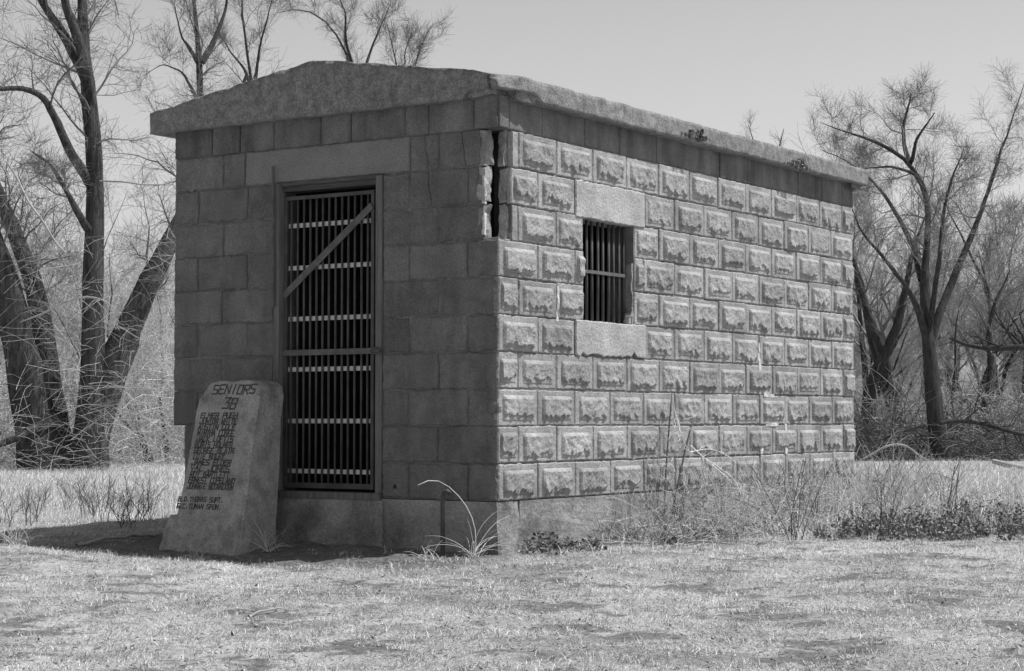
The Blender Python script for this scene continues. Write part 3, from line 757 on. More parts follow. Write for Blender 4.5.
shaped_tree('bare_tree', DR, [
    [(942, 462, 0, 22), (938, 440, 0, 19), (933, 400, 0, 18), (930, 350, 0, 15), (927, 315, 0, 14), (924, 285, .1, 11), (928, 240, .2, 7.5), (931, 205, .3, 7.5), (922, 175, .3, 6.5), (910, 160, .3, 5.5), (893, 148, .2, 5), (870, 138, 0, 4), (846, 132, -.2, 2.5), (822, 122, -.3, .8)],
    [(930, 345, 0, 9), (938, 318, 0, 9), (953, 282, .3, 8), (970, 245, .5, 7), (984, 212, .7, 6), (994, 182, .9, 4.6), (1004, 150, 1, 3.5), (1016, 118, 1.1, 2.2), (1030, 80, 1.2, 1)],
    [(929, 335, 0, 7), (934, 300, -.4, 6), (940, 260, -.8, 5), (942, 225, -1, 4.2), (948, 195, -1.1, 4), (955, 172, -1.3, 2.6), (966, 148, -1.4, .8)],
    [(926, 335, 0, 8), (918, 305, -.5, 7), (907, 285, -.9, 5.5), (893, 268, -1.2, 5), (880, 250, -1.5, 3.8), (866, 236, -1.7, 2.6), (856, 215, -1.9, 1.6), (850, 196, -2, .8)],
    [(912, 163, .3, 6), (906, 145, .6, 5), (905, 125, .8, 4), (910, 108, 1, 3), (912, 92, 1.2, 1.5)],
    [(922, 280, .2, 7), (915, 245, .6, 6), (900, 215, 1, 5), (885, 190, 1.2, 4), (868, 172, 1.4, 3), (845, 158, 1.6, 2), (826, 150, 1.8, 1)],
    [(914, 160, .3, 4.5), (918, 140, -.2, 3.5), (928, 125, -.5, 2.5), (938, 112, -.7, 1.5)],
    [(926, 190, .3, 4), (916, 172, 0, 3.5), (892, 165, -.5, 3), (868, 166, -.9, 2), (850, 172, -1.2, 1)],
], 'bare forked tree standing alone in front of the wood on the right', 42, n=(15, 10, 9), lf=.5, absL=2.1, tw=.0030, matW='bark_bg', sides=10)
for i, (D, L, lab, n) in enumerate([
    (34, [[(203, 470, 0, 15), (204, 300, 0, 14), (203, 180, 0, 12.5), (200, 95, 0, 11), (199, 50, 0, 10), (194, 10, .1, 7), (186, -60, .2, 4), (180, -120, .2, 2)],
          [(200, 60, 0, 7), (212, 38, .2, 6), (222, 10, .4, 4), (232, -60, .6, 2)], [(197, 62, 0, 6), (186, 44, -.3, 4.5), (179, 35, -.6, 3), (170, 0, -.8, 2)],
          [(202, 110, 0, 5), (180, 70, .5, 3), (160, 62, .8, 2), (140, 75, 1, 1)]], 'slender bare tree rising behind the left end of the roof', (14, 9, 7)),
    (38, [[(262, 470, 0, 12), (258, 300, 0, 10), (255, 120, 0, 7), (247, 60, 0, 5), (241, 10, .1, 4), (236, -50, .2, 2)], [(256, 100, 0, 5), (242, 66, .3, 3.5), (228, 50, .5, 2.5), (212, 20, .6, 1.5)],
          [(252, 90, 0, 4), (258, 45, -.3, 3), (268, 10, -.5, 2), (280, -30, -.6, 1)]], 'thin bare tree with upright twigs behind the left slope of the gable', (14, 9, 7)),
    (40, [[(380, 470, 0, 12), (372, 300, 0, 10), (362, 120, 0, 7), (352, 66, 0, 5), (340, 35, .1, 4), (318, 12, .3, 3), (296, 2, .5, 2), (275, 12, .7, 1.2)], [(355, 75, 0, 4), (345, 40, -.4, 3.5), (345, 10, -.6, 2.5), (330, -20, -.8, 1.5)],
          [(358, 85, 0, 4), (372, 40, .3, 3), (380, 20, .5, 2), (388, 0, .6, 1)]], 'bare tree with branches sweeping left above the peak of the gable', (14, 9, 7)),
    (42, [[(420, 470, 0, 12), (412, 300, 0, 9), (405, 130, 0, 6), (398, 70, 0, 3.5), (392, 45, .1, 2.5), (386, 22, .3, 1.5)], [(404, 120, 0, 4), (412, 70, .3, 3), (418, 45, .5, 2), (428, 26, .7, 1)],
          [(404, 125, 0, 3), (405, 80, -.4, 2.5), (404, 50, -.6, 2), (410, 32, -.7, 1)]], 'low bare tree top fanning out above the roof right of the peak', (14, 9, 7)),
    (44, [[(776, 470, 0, 12), (772, 300, 0, 9), (768, 190, 0, 5), (760, 150, 0, 3), (752, 125, .2, 1.5)], [(770, 200, 0, 4), (778, 155, .4, 2.5), (786, 128, .6, 1.3)]],
     'small bare tree top just showing over the far end of the roof', (7, 7, 5)),
]):
    shaped_tree('bare_tree', D, L, lab, 50+i, n=n, lf=.55, absL=1.7 if i > 1 else 2.2, tw=.0038, wk=.45, matW='bark_bg', sides=8, up=.35, ang=(20, 50))

# thicket ----------------------------------------------------------------------
protoL = [thicket_proto('bare_thicket_tree', 200+i, 4, h, .5, M['twig_pale'] if i != 1 else M['twig'], M['bark_bg'], n1=10, n2=9, n3=6, r0=.045, tw=.0042, t0=.15, up=.12) for i, h in enumerate((5.2, 6.5, 4.2))]
protoR = [thicket_proto('bare_thicket_tree', 210+i, s, h, .3, M['twig'] if i != 1 else M['twig_dark'], M['bark_bg'], n1=12, n2=9, n3=6, r0=r*1.15, tw=.0044, t0=.34, up=.12) for i, (s, h, r) in enumerate(((3, 6.2, .10), (2, 7.0, .13), (4, 5.2, .07)))]
trg = random.Random(77)
def place(protos, used, D, px_, sc, label, group):
    x, y = at(D, (px_-512)/FPX*D); k = trg.randrange(len(protos))
    loc = (x, y, float(gz(x, y)))
    if k not in used: o = protos[k]; used.add(k); o.location = loc; o.rotation_euler = (0, 0, trg.random()*6.28); o.scale = (sc,)*3
    else: o = copy_tree(protos[k], loc, trg.random()*6.28, sc)
    tag(o, label, 'tree', group); return o
uL, uR = set(), set()
for p in range(-130, 480, 46):
    for D in (32, 39):
        s = trg.uniform(.72, 1.0)*(D/36)**.6*(1.0 if p < 150 else .72)
        place(protoL, uL, D+trg.uniform(-2, 2), p+trg.uniform(-18, 18), s, 'pale bare thicket tree behind the jail and its left side', 'pale bare trees of the left thicket')
for p in range(480, 1190, 44):
    for D in (41, 49):
        s = trg.uniform(.72, .98)*(D/40)**.6*(1.0 if p > 830 else .75)*(1.12 if p > 980 else 1)
        place(protoR, uR, D+trg.uniform(-2, 2), p+trg.uniform(-16, 16), s, 'dark trunked bare tree in the wood behind the jail and right of it', 'bare trees of the wood on the right')
tall = [thicket_proto('bare_tree', 230+i, st_, 5.6, .12, M['twig_mid'], M['bark_bg'], n1=9, n2=8, n3=5, r0=r_, tw=.0042, t0=.42, up=.15) for i, (st_, r_) in enumerate(((1, .19), (2, .14), (1, .13)))]
for i, (p, D, k, lab) in enumerate([(865, 36, 0, 'thick dark trunked tree standing right beside the far end of the jail'), (884, 39, 2, 'dark slim tree second from the far end of the jail'), (901, 37, 1, 'twin stemmed dark tree left of the forked tree'),
        (913, 42, 2, 'slim dark tree just left of the forked trunk'), (955, 38, 2, 'slim dark tree just right of the forked trunk'), (966, 43, 1, 'twin stemmed tree beyond the dark fallen branch'),
        (985, 37, 0, 'thick dark tree under the level bough at the right'), (1010, 40, 2, 'slim dark tree near the right edge of the wood'), (1045, 38, 0, 'thick dark tree outside the right edge'), (842, 42, 2, 'slim dark tree half hidden behind the far end of the jail')]):
    x, y = at(D, (p-512)/FPX*D); loc = (x, y, float(gz(x, y)))
    if i in (0, 1, 2): o = tall[k]; o.location = loc
    else: o = copy_tree(tall[k], loc, i*1.3, .64+.09*(i % 4))
    tag(o, lab, 'tree', 'dark trunks at the edge of the right wood')
for pr, us in ((protoL, uL), (protoR, uR)):
    for k, o in enumerate(pr):
        if k not in us:
            for ch in list(o.children): bpy.data.objects.remove(ch)
            bpy.data.objects.remove(o)

# tangled undergrowth at the foot of the wood (uncountable)
def brush(name, n, d0, d1, p0, p1, hmax, seed, m, ln=(.6, 1.6), r=.004, up=.5, K=5, kind='stuff'):
    rg = np.random.default_rng(seed); D = rg.uniform(d0, d1, n); Lx = (rg.uniform(p0, p1, n)-512)/FPX*D
    x = CAM[0]+FWD[0]*D+RGT[0]*Lx; y = CAM[1]+FWD[1]*D+RGT[1]*Lx
    z = gz(x, y) + rg.random(n)**1.6*hmax
    p = np.stack([x, y, z], 1); d = rg.normal(size=(n, 3)); d[:, 2] = np.abs(d[:, 2])*.6+up; d /= np.linalg.norm(d, axis=1)[:, None]
    L_ = rg.uniform(ln[0], ln[1], n)/(K-1); out = [p]
    for k in range(K-1):
        d = d+rg.normal(size=(n, 3))*.22; d[:, 2] -= .16; d /= np.linalg.norm(d, axis=1)[:, None]; p = p+d*L_[:, None]; out.append(p)
    P = np.stack(out, 1); P[:, :, 2] = np.maximum(P[:, :, 2], -.3); R = r*rg.uniform(.6, 1.4, n)[:, None]*np.linspace(1, .5, K)[None]
    v_, f_ = tubes(P, R, 3); o = obj(name, v_, f_, M[m]); tag(o, kind=kind); return o
tag(brush('undergrowth', 11000, 29, 37, -150, 420, 1.5, 301, 'straw', ln=(.4, 1.2), r=.006, up=1.0), 'pale tangled vines and brush under the left trees', 'undergrowth')
tag(brush('undergrowth', 7000, 34.5, 46, 760, 1190, 1.1, 302, 'twig', r=.0055), 'dark tangled brush under the trees on the right', 'undergrowth')
tag(brush('vine_tangle', 1000, 25.6, 27.4, -60, 175, 3.2, 303, 'twig', ln=(.5, 1.3), r=.0035, up=.1), 'fine vines tangled over the trunks of the large left tree', 'vines')
tag(brush('undergrowth', 1800, 32.6, 35, 850, 1190, .6, 304, 'twig_dark', ln=(.5, 1.5), r=.008, up=.15), 'broken grey branches piled at the foot of the right trees', 'brush pile')

def branch(name, pts, D, m, label, cat, sides=8, twigs=0, seed=0):
    P, R = resample([px(x, y, D+dd) for x, y, dd, w in pts], [w/2/FPX*D for x, y, dd, w in pts], 16)
    o_loc = P[0].copy(); v_, f_ = tubes(P[None], R[None], sides)
    L = [(v_, f_)]
    if twigs:
        rg = np.random.default_rng(seed); A, AR = grow(P[None], R[None], twigs, .35, (25, 60), 5, rg, up=.1, rf=.5, rmin=.004); L.append(tubes(A, AR, 3))
        B, BR = grow(A, AR, 5, .5, (25, 60), 4, rg, up=.1, rf=.5, rmin=.003); L.append(tubes(B, BR, 3))
    v_, f_ = merge(L)
    return tag(obj(name, v_, f_, M[m], origin=o_loc), label, cat)
branch('fallen_branch', [(940, 423, 0, 4), (960, 420, 0, 5), (985, 424, 0, 4.5), (1010, 432, -.3, 4), (1040, 438, -.4, 2.5)], 31.5, 'bark_bg', 'dark fallen branch lying across the brush right of the forked tree', 'fallen branch', twigs=10, seed=1)
branch('fallen_branch', [(925, 425, 0, 3.5), (900, 432, 0, 3), (880, 440, 0, 2)], 31.6, 'bark_bg', 'shorter dark branch lying left of the forked tree', 'fallen branch', twigs=8, seed=2)
branch('low_bough', [(1075, 350, 0, 8), (1045, 347, 0, 7.5), (1015, 347, 0, 7), (990, 349, 0, 5.5), (968, 346, 0, 4), (950, 338, .3, 2)], 32, 'bark_bg', 'dark level bough reaching in from the right edge', 'bough', twigs=12, seed=3)
branch('curved_dead_branch', [(856, 462, 0, 1.4), (870, 455, 0, 1.8), (884, 446, 0, 2.2), (900, 443, 0, 2.2), (912, 449, 0, 1.8), (921, 459, 0, 1.2), (930, 461, 0, .8)], 30, 'deadwood', 'pale bleached branch arching just right of the jail', 'fallen branch', twigs=4, seed=4)
branch('bleached_log', [(992, 461, 0, 5), (1010, 466, -.2, 7), (1040, 472, -.4, 7)], 27.5, 'deadwood', 'pale bleached log in dry grass at the right edge', 'log')
branch('dead_limb', [(20, 322, 0, 1), (46, 312, -.2, 1.8), (66, 300, -.3, 2), (88, 296, -.3, 2), (104, 299, -.4, 1.4), (118, 312, -.4, .8)], 25.5, 'deadwood', 'bleached dead limb hanging across the left tree trunks', 'branch', twigs=8, seed=5)
branch('dead_limb', [(3, 160, 0, 1.4), (16, 178, -.2, 1.8), (25, 200, -.3, 2), (44, 224, -.4, 2.4), (54, 244, -.4, 2), (64, 252, -.4, 1.4)], 25.3, 'deadwood', 'thin bleached limb slanting down at the far left', 'branch', twigs=6, seed=6)
branch('dead_limb', [(98, 180, 0, 1.6), (124, 181, -.2, 1.8), (140, 184, -.2, 1.6), (172, 184, -.3, .8)], 26.2, 'deadwood', 'straight pale dead stick caught level right of the tall trunk', 'branch')

# ------------------------------------------------------------------ grasses
def blades(x, y, z, L, w, lean, rg, curve=.6, az=None, minw=0):
    N = len(x); az = rg.uniform(0, 2*math.pi, N) if az is None else az
    h = np.stack([np.cos(az), np.sin(az), np.zeros(N)], 1)
    sd = np.stack([-np.sin(az+rg.normal(size=N)*.8), np.cos(az+rg.normal(size=N)*.8), np.zeros(N)], 1)
    sd /= np.linalg.norm(sd, axis=1)[:, None]
    p0 = np.stack([x, y, z], 1); l1 = lean; l2 = lean+curve*rg.uniform(.3, 1.3, N)
    up = np.array([0, 0, 1.0])
    p1 = p0 + (h*np.sin(l1)[:, None]+up*np.cos(l1)[:, None])*(L*.5)[:, None]
    p2 = p1 + (h*np.sin(l2)[:, None]+up*np.cos(l2)[:, None])*(L*.5)[:, None]
    hw = (w*.5)[:, None]
    V = np.stack([p0-sd*hw, p0+sd*hw, p1+sd*hw*.8, p1-sd*hw*.8, p2+sd*hw*.18, p2-sd*hw*.18], 1)
    ix = np.arange(N*6).reshape(N, 6)
    F = np.concatenate([ix[:, [0, 1, 2, 3]], ix[:, [3, 2, 4, 5]]])
    return V.reshape(-1, 3), F
def inside_building(x, y, m=.0): return (x > XL-m) & (x < m) & (y > -m) & (y < YB+m)
def scatter(n, d0, d1, rg, power=1.0, marg=1.6, half=.285):
    """points over the ground seen from the camera, denser nearby"""
    u = rg.random(n); D = (d0**(2-power)+(d1**(2-power)-d0**(2-power))*u)**(1/(2-power)) if power != 2 else d0*(d1/d0)**u
    l = rg.uniform(-1, 1, n)*(half*D+marg)
    return CAM[0]+FWD[0]*D+RGT[0]*l, CAM[1]+FWD[1]*D+RGT[1]*l, D, l
rg = np.random.default_rng(9)
# short matted lawn
x, y, D, l = scatter(560000, 4.6, 13.5, rg, 1.4, 1.3)
keep = ~inside_building(x, y, .01) & (rg.random(len(x)) > soil_mask(x, y)*1.02) & (rg.random(len(x)) < .45+.55*np.clip(snoise(x, y, 15, 9, 3)*1.8+.6, 0, 1))
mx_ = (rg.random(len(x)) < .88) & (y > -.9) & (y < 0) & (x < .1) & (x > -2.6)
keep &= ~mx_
x, y, D = x[keep], y[keep], D[keep]; N = len(x)
clump = snoise(x, y, 16, 5, 3)
L = (.012+.022*rg.random(N)**2)*(1+.7*clump)*(D/8)**.3; lean = np.clip(rg.normal(1.1, .35, N), .1, 1.5)
az = 2.2*snoise(x, y, 17, 2.5, 3)+rg.normal(size=N)*1.3
v_, f_ = blades(x, y, gz(x, y)+.002, L, .0021*(D/8)**.6*rg.uniform(.6, 1.4, N), lean, rg, .35, az)
tag(obj('short_grass', v_, f_, M['grass']), 'short dry matted grass of the lawn in front of the jail', 'grass', kind='stuff')
# taller tufts in the turf
nt_ = 1500; tx, ty, tD, tl = scatter(nt_, 4.8, 13, rg, 1.3, 1.2); ok = ~inside_building(tx, ty, .05); tx, ty = tx[ok], ty[ok]
k_ = np.repeat(np.arange(len(tx)), 26); N = len(k_); sz = rg.uniform(.4, 1.0, len(tx))[k_]
x = tx[k_]+rg.normal(size=N)*.022*sz; y = ty[k_]+rg.normal(size=N)*.022*sz
v_, f_ = blades(x, y, gz(x, y), rg.uniform(.02, .055, N)*sz, .0022*rg.uniform(.6, 1.3, N), np.abs(rg.normal(.7, .4, N)), rg, .9)
tag(obj('grass_tufts', v_, f_, M['grass']), 'small taller tufts standing out of the matted dry lawn', 'grass', kind='stuff')
# straw fragments and small leaves lying about
x, y, D, l = scatter(30000, 4.8, 12.5, rg, 1.2, 1.2); keep = ~inside_building(x, y, .01); x, y = x[keep], y[keep]; N = len(x)
v_, f_ = blades(x, y, gz(x, y)+.008, rg.uniform(.005, .022, N), rg.uniform(.003, .011, N), np.clip(rg.normal(1.35, .2, N), .5, 1.5), rg, .1)
tag(obj('leaf_litter', v_, f_, M['litter']), 'dark leaf scraps and crumbs lying on the dry lawn', 'leaf litter', kind='stuff')
# tall dry grass of the field
x, y, D, l = scatter(270000, 11.3, 31, rg, 1.35, 2.2)
side_r = (x > .02)
wall_d = np.maximum(x, 0)
hR = np.clip((D-11.6)/2, 0, 1)*np.interp(D, [11, 13, 16, 19, 24, 31], [.14, .19, .19, .14, .09, .07])+.04
hL = np.clip((D-12.6)/3, 0, 1)*np.interp(D, [12, 16, 22, 31], [.10, .08, .05, .04])+.03
hgt = np.where(side_r, hR, hL)*(1+.35*snoise(x, y, 18, 2.2, 3))
prob = np.where(side_r, np.clip((D-11.2+1.3*snoise(x, y, 27, 3, 4))/1.6, 0, 1), np.clip((D-12+.9*snoise(x, y, 28, 3, 4))/1.5, 0, 1)*(x < XL-.1))
prob = np.where((~side_r) & (x > XL-.1), 1.0*(y > YB), prob)
keep = ~inside_building(x, y, .02) & (rg.random(len(x)) < prob)
x, y, D, hgt = x[keep], y[keep], D[keep], hgt[keep]; N = len(x)
L = hgt*rg.uniform(.6, 1.6, N); lean = np.abs(rg.normal(.45, .38, N)); az = rg.normal(.3, 1.4, N)
v_, f_ = blades(x, y, gz(x, y)-.005, L, .0026*(D/13)**.8*rg.uniform(.6, 1.5, N), lean, rg, .9, az)
tag(obj('tall_grass', v_, f_, M['grass_tall']), 'tall pale dry grass of the field around and behind the jail', 'grass', kind='stuff')
# dry weeds and grass against the side wall
N = 16000; y = rg.uniform(.1, 5.8, N); x = np.abs(rg.normal(0, .45, N))+.03+.1*rg.random(N)
dens = np.clip((y-.9)/1.4, .12, 1); k_ = rg.random(N) < dens; x, y = x[k_], y[k_]; N = len(x)
hh = np.interp(y, [.2, 1.5, 2.5, 3.5, 5.5], [.07, .17, .30, .40, .46])*(1+.55*snoise(x, y, 19, 4, 3))*np.exp(-x*.55)
v_, f_ = blades(x, y, gz(x, y)-.003, hh*rg.uniform(.4, 1.5, N), .0028*rg.uniform(.5, 1.4, N), np.abs(rg.normal(.5, .5, N)), rg, 1.3)
tag(obj('wall_grass', v_, f_, M['grass_tall']), 'dry grass growing thick along the foot of the side wall', 'grass', kind='stuff')
# low leafy weeds (ground cover)
def leaves(cx_, cy_, r_, h_, n, rg, ls=(.012, .028)):
    V = []; 
    cx_, cy_, r_, h_ = map(np.asarray, (cx_, cy_, r_, h_)); k = rg.integers(0, len(cx_), n)
    a = rg.uniform(0, 6.28, n); rr = np.sqrt(rg.random(n))*r_[k]; x = cx_[k]+rr*np.cos(a); y = cy_[k]+rr*np.sin(a)
    z = gz(x, y)+h_[k]*rg.random(n)*np.sqrt(np.clip(1.05-(rr/r_[k])**2, 0, 1)); s = rg.uniform(ls[0], ls[1], n)
    c = np.stack([x, y, z], 1); u = rg.normal(size=(n, 3)); u /= np.linalg.norm(u, axis=1)[:, None]; w = rg.normal(size=(n, 3)); w = np.cross(u, w); w /= np.linalg.norm(w, axis=1)[:, None]
    u *= s[:, None]; w *= s[:, None]*.55
    V = np.stack([c-u, c-w, c+u, c+w], 1); F = np.arange(n*4).reshape(n, 4); ok = ~inside_building(x, y, .01)
    return V[ok].reshape(-1, 3), np.arange(ok.sum()*4).reshape(-1, 4)
nc = 150; D = 11.1+3.4*rg.random(nc); P0 = rg.normal(940, 85, nc); l = (P0-512)/FPX*D
cx_ = CAM[0]+FWD[0]*D+RGT[0]*l; cy_ = CAM[1]+FWD[1]*D+RGT[1]*l
ok = cx_ > .25; cx_, cy_ = cx_[ok], cy_[ok]
v_, f_ = leaves(cx_, cy_, rg.uniform(.04, .20, len(cx_)), rg.uniform(.03, .20, len(cx_)), 26000, rg, (.006, .015))
tag(obj('ground_cover', v_, f_, M['weed']), 'low dark leafy weeds spreading through dry grass at the right', 'weeds', kind='stuff')
cx_ = rg.uniform(.06, .5, 26); cy_ = rg.uniform(.9, 4, 26)
v_, f_ = leaves(cx_, cy_, rg.uniform(.06, .16, 26), rg.uniform(.03, .09, 26), 4500, rg, (.008, .02))
tag(obj('ground_cover', v_, f_, M['weed']), 'small dark weeds scattered along the foot of the side wall', 'weeds', kind='stuff')

def leafy(name, x, y, r, h, n, label, seed):
    g = np.random.default_rng(seed); v_, f_ = leaves([x], [y], [r], [h], n, g, (.010, .022))
    t = []
    for i in range(14):
        a = g.uniform(0, 6.28); z0 = float(gz(x, y)); t.append([(x, y, z0), (x+math.cos(a)*r*.4, y+math.sin(a)*r*.4, z0+h*.6), (x+math.cos(a)*r*.85, y+math.sin(a)*r*.85, z0+h*.8*g.random())])
    o = empty(name, (x, y, float(gz(x, y)))); tag(o, label, 'weed')
    obj('foliage', v_, f_, M['weed'], o); P = np.array(t); tv, tf = tubes(P, np.full(P.shape[:2], .002), 4); obj('stems', tv, tf, M['twig_dark'], o)
leafy('leafy_weed', .16, .20, .12, .12, 210, 'dark leafy weed nearest the shaded corner of the jail', 11)
leafy('leafy_weed', .18, .55, .15, .08, 200, 'second dark leafy weed further along the pale foundation', 12)

# roof edge debris
for i, (yy, rr, lab) in enumerate([(2.12, .14, 'dark clump of dead leaves caught on the roof edge above the window side'), (3.62, .16, 'dark clump of dead leaves on the roof edge near the far end')]):
    g = np.random.default_rng(70+i); n = 1500; dy = np.clip(g.normal(size=n), -2.2, 2.2); hm = np.exp(-dy**2*.55)*(.7+.5*np.sin(dy*5+i)); c_ = np.stack([.078+g.random(n)*.035*hm, yy+dy*rr*.55+.02*np.sin(dy*9), 2.235-.02*i+(g.random(n)*1.2-.45)*.058*hm], 1)
    u = g.normal(size=(n, 3)); u /= np.linalg.norm(u, axis=1)[:, None]; w = np.cross(u, g.normal(size=(n, 3))); w /= np.linalg.norm(w, axis=1)[:, None]
    s = g.uniform(.005, .012, n)[:, None]; V = np.stack([c_-u*s, c_-w*s*.6, c_+u*s, c_+w*s*.6], 1).reshape(-1, 3)
    tag(obj('leaf_clump', V, np.arange(n*4).reshape(-1, 4), M['litter'], origin=(.08, yy, 2.22)), lab, 'dead leaves')

# dead weed stalks before the side wall
wd = []
g0 = float(gz(.35, 1.75))
def stalk(name, segs, m, label, cat='weed stalk', grp=None):
    mb = MB()
    for pts, r0, r1 in segs: mb.tube(pts, [r0+(r1-r0)*i/(len(pts)-1) for i in range(len(pts))], 6)
    o = mb.build(name, M[m], origin=segs[0][0][0]); tag(o, label, cat, grp)
DW = 11.75
def W_(x, y, dd=0): return tuple(px(x, y, DW+dd))
st = tag(empty('dead_weed', tuple(px(667, 533, DW)[:2]) + (g0,)), 'tall dead weed with dark bare stalks against the block side wall', 'dead weed')
for pts in ([(664, 534), (664, 500), (667, 450), (672, 393)], [(668, 534), (676, 490), (685, 450), (693, 418)], [(662, 534), (655, 510), (647, 485), (643, 445), (642, 430)],
            [(672, 530), (684, 512), (705, 495), (728, 477)], [(650, 520), (634, 505), (640, 480), (644, 470)]):
    mb = MB(); P, R = resample([px(a_, b_, DW+.03*i) for i, (a_, b_) in enumerate(pts)], [.0072-.0035*i/len(pts) for i in range(len(pts))], 10)
    mb.tube([tuple(p) for p in P], list(R), 6); mb.build('stalk', M['twig_dark'], st, smooth=True)
tg = []
gg = np.random.default_rng(8)
arcs = [[(672, 395), (676, 420), (684, 445), (690, 452)], [(690, 445), (700, 455), (730, 480), (760, 510)], [(684, 445), (668, 462), (650, 480), (645, 500)], [(700, 455), (705, 470), (703, 480), (715, 490)],
        [(665, 430), (655, 450), (647, 480), (642, 505)], [(674, 410), (682, 432), (676, 450), (662, 470)], [(688, 470), (684, 490), (690, 510), (700, 520)], [(705, 458), (722, 470), (735, 478), (742, 500)], [(690, 452), (708, 448), (722, 452), (735, 462)]]
for a_ in arcs:
    P, R = resample([px(q[0], q[1], DW+.05*gg.normal()) for q in a_], [.0035, .0028, .0024, .002], 10); tg.append((P, R))
P = np.stack([t[0] for t in tg]); R = np.stack([t[1] for t in tg])
B, BR = grow(P, R, 14, .42, (30, 90), 8, gg, up=.0, rf=.75, rmin=.0019, wig=.38)
v_, f_ = merge([tubes(P, R, 5), tubes(B, BR, 4)]); obj('dry_vine', v_, f_, M['straw'], st)
def wall_tangle(name, n, m, seed, label, ln, r):
    g = np.random.default_rng(seed); y = g.uniform(.9, 4.9, n); x = .06+np.abs(g.normal(0, .42, n)); z = gz(x, y)+g.random(n)**2*np.interp(y, [.9, 2, 4.9], [.08, .28, .30])
    p = np.stack([x, y, z], 1); d = g.normal(size=(n, 3)); d[:, 2] = np.abs(d[:, 2])*.8; d /= np.linalg.norm(d, axis=1)[:, None]; out = [p]; L_ = g.uniform(ln[0], ln[1], n)/4
    for k in range(4):
        d = d+g.normal(size=(n, 3))*.3; d /= np.linalg.norm(d, axis=1)[:, None]; p = p+d*L_[:, None]; p[:, 0] = np.maximum(p[:, 0], .03); p[:, 2] = np.maximum(p[:, 2], gz(p[:, 0], p[:, 1])+.002); out.append(p)
    v_, f_ = tubes(np.stack(out, 1), r*g.uniform(.5, 1.4, n)[:, None]*np.linspace(1, .5, 5)[None], 3)
    tag(obj(name, v_, f_, M[m]), label, 'dead stems', kind='stuff')
wall_tangle('dead_stems', 1900, 'straw', 501, 'pale tangled dead stems along the foot of the side wall', (.12, .45), .0018)
wall_tangle('dead_stems', 1500, 'twig_dark', 502, 'dark broken stems mixed through the weeds by the side wall', (.06, .28), .0019)
rw = np.random.default_rng(55)
def dry_weed(x, y, h, n, label, grp, m='twig', seed=0, spread=.5):
    g = np.random.default_rng(seed); z0 = float(gz(x, y)); P = []
    for i in range(n):
        a = g.uniform(0, 6.28); s = spread*g.random(); p = np.array([x+g.normal()*.02, y+g.normal()*.02, z0]); d = np.array([math.cos(a)*s, math.sin(a)*s, 1]); pts = [p]
        for k in range(7): d = d/np.linalg.norm(d); p = p+d*h*(.5+.5*g.random() if k == 0 else .9)/7; pts.append(p); d = d+g.normal(size=3)*.12+np.array([0, 0, -.03])
        P.append(pts)
    P = np.array(P); R = np.tile(np.linspace(.003, .0014, 8), (n, 1)); A, AR = grow(P, R, 6, .35, (25, 60), 5, g, up=.2, rf=.6, rmin=.0013, wig=.2)
    v_, f_ = merge([tubes(P, R, 4), tubes(A, AR, 3)]); return tag(obj('dry_weed', v_, f_, M[m], origin=(x, y, z0)), label, 'dry weed', grp)
for i in range(28):
    y = 1.5+rw.random()*3.6; x = .12+rw.random()*.75
    if rw.random() < .12: x += .6
    dry_weed(x, y, .26+.30*rw.random(), 7, 'thin bare dry weed among the grass along the side wall', 'dry weeds along the side wall', 'straw' if i % 3 else 'twig_dark', 400+i)
for i in range(22):
    D = rw.uniform(12.6, 15.5); p_ = rw.uniform(-10, 168); x, y = at(D, (p_-512)/FPX*D)
    dry_weed(x, y, .18+.18*rw.random(), 4, 'thin dark dry weed standing in the grass left of the memorial stone', 'dry weeds left of the jail', 'twig_dark', 440+i, .7)

# grass clumps with long arching blades
def clump(x, y, n, L0, L1, label, seed, m='grass_tall', arch=None):
    g = np.random.default_rng(seed); z0 = float(gz(x, y)); P = []
    for i in range(n):
        a = g.uniform(0, 6.28); L_ = g.uniform(L0, L1); p = np.array([x+g.normal()*.03, y+g.normal()*.02, z0]); el = g.uniform(.5, 1.45); pts = [p]
        for k in range(9): p = p+np.array([math.cos(a)*math.cos(el), math.sin(a)*math.cos(el), math.sin(el)])*L_/9; pts.append(p.copy()); el -= g.uniform(.03, .2)
        P.append(np.array(pts))
    R = [np.linspace(.0018, .0006, 10)]*n
    if arch is not None: q = resample(arch, [.0030]*(len(arch)-1)+[.0015], 10); P.append(q[0]); R.append(q[1])
    P = np.array(P); P[:, :, 2] = np.maximum(P[:, :, 2], z0-.005); v_, f_ = tubes(P, np.array(R), 4)
    return tag(obj('grass_clump', v_, f_, M[m], origin=(x, y, z0)), label, 'grass clump')
gp = px(474, 552, 10.2)
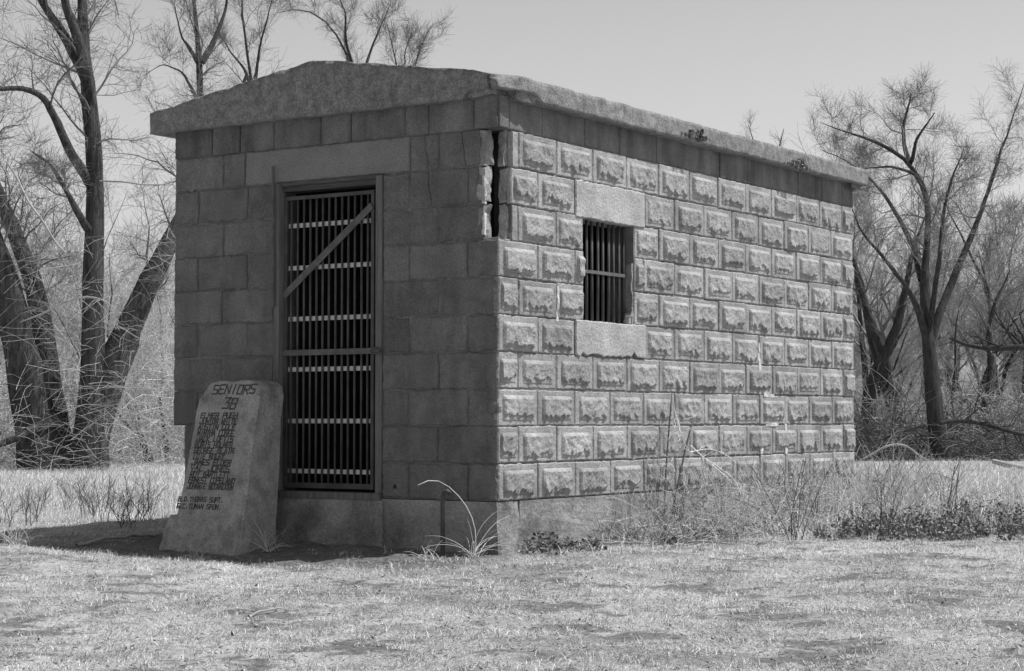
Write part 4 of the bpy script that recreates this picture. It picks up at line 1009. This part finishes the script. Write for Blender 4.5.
clump(gp[0], gp[1], 26, .12, .34, 'dry grass clump with one long arching blade beside the bent pipe', 1, arch=[px(475, 556, 10.2), px(478, 532, 10.2), px(471, 510, 10.2), px(457, 492, 10.15), px(440, 478, 10.15), px(428, 476, 10.1), px(418, 485, 10.1)], m='grass_tall')
gp = px(271, 546, 10.75)
clump(gp[0], gp[1], 26, .12, .30, 'dry grass clump at the right foot of the memorial stone', 2, m='grass')
gp = px(200, 550, 10.5); clump(gp[0], gp[1], 26, .05, .14, 'short dry tuft in front of the memorial stone', 3, m='grass')
gp = px(18, 545, 11.0); clump(gp[0], gp[1], 40, .10, .26, 'pale dry tuft at the left edge of the lawn', 4)
gp = px(428, 555, 10.2); clump(gp[0], gp[1], 16, .06, .2, 'low flattened grass tuft left of the bent pipe', 5)

# bent pipe by the front wall
mb = MB(); q = px(443, 552, 10.36); mb.tube([(q[0], q[1], -.32), (q[0], q[1], .03), (q[0]+.006, q[1], .05), (q[0]+.03, q[1], .058), (q[0]+.045, q[1]+.0, .045)], .0125, 10)
tag(mb.build('bent_pipe', M['iron'], origin=(q[0], q[1], -.27), smooth=True), 'short rusty bent pipe standing out of the ground by the front wall', 'pipe')
# sticks on the ground
def stick(pts, D, r, label, m='deadwood'):
    P, R = resample([px(a_, b_, D+dd) for a_, b_, dd in pts], [r, r*.9, r*.7][:len(pts)] if len(pts) == 3 else [r, r*.6], 12)
    P[:, 2] = np.maximum(gz(P[:, 0], P[:, 1])+r*1.2, P[:, 2]*0+gz(P[:, 0], P[:, 1])+r*1.2) + .01*np.sin(np.linspace(0, 3, 12))
    v_, f_ = tubes(P[None], R[None], 7); tag(obj('stick', v_, f_, M[m], origin=P[0]), label, 'stick')
stick([(78, 545, -.1), (115, 538, .25), (163, 527, .7)], 11.1, .010, 'long pale stick on the ground left of the memorial stone')
stick([(592, 538, 0), (630, 541, 0), (660, 543, 0)], 10.95, .008, 'pale stick lying below the tall dead weed')
stick([(655, 540, .1), (700, 545, -.1), (735, 547, -.2)], 11.0, .007, 'greyer stick lying right of the tall dead weed', 'twig')
stick([(250, 620, 0), (290, 614, .3)], 6.9, .004, 'thin pale straw stick on the lawn in front')
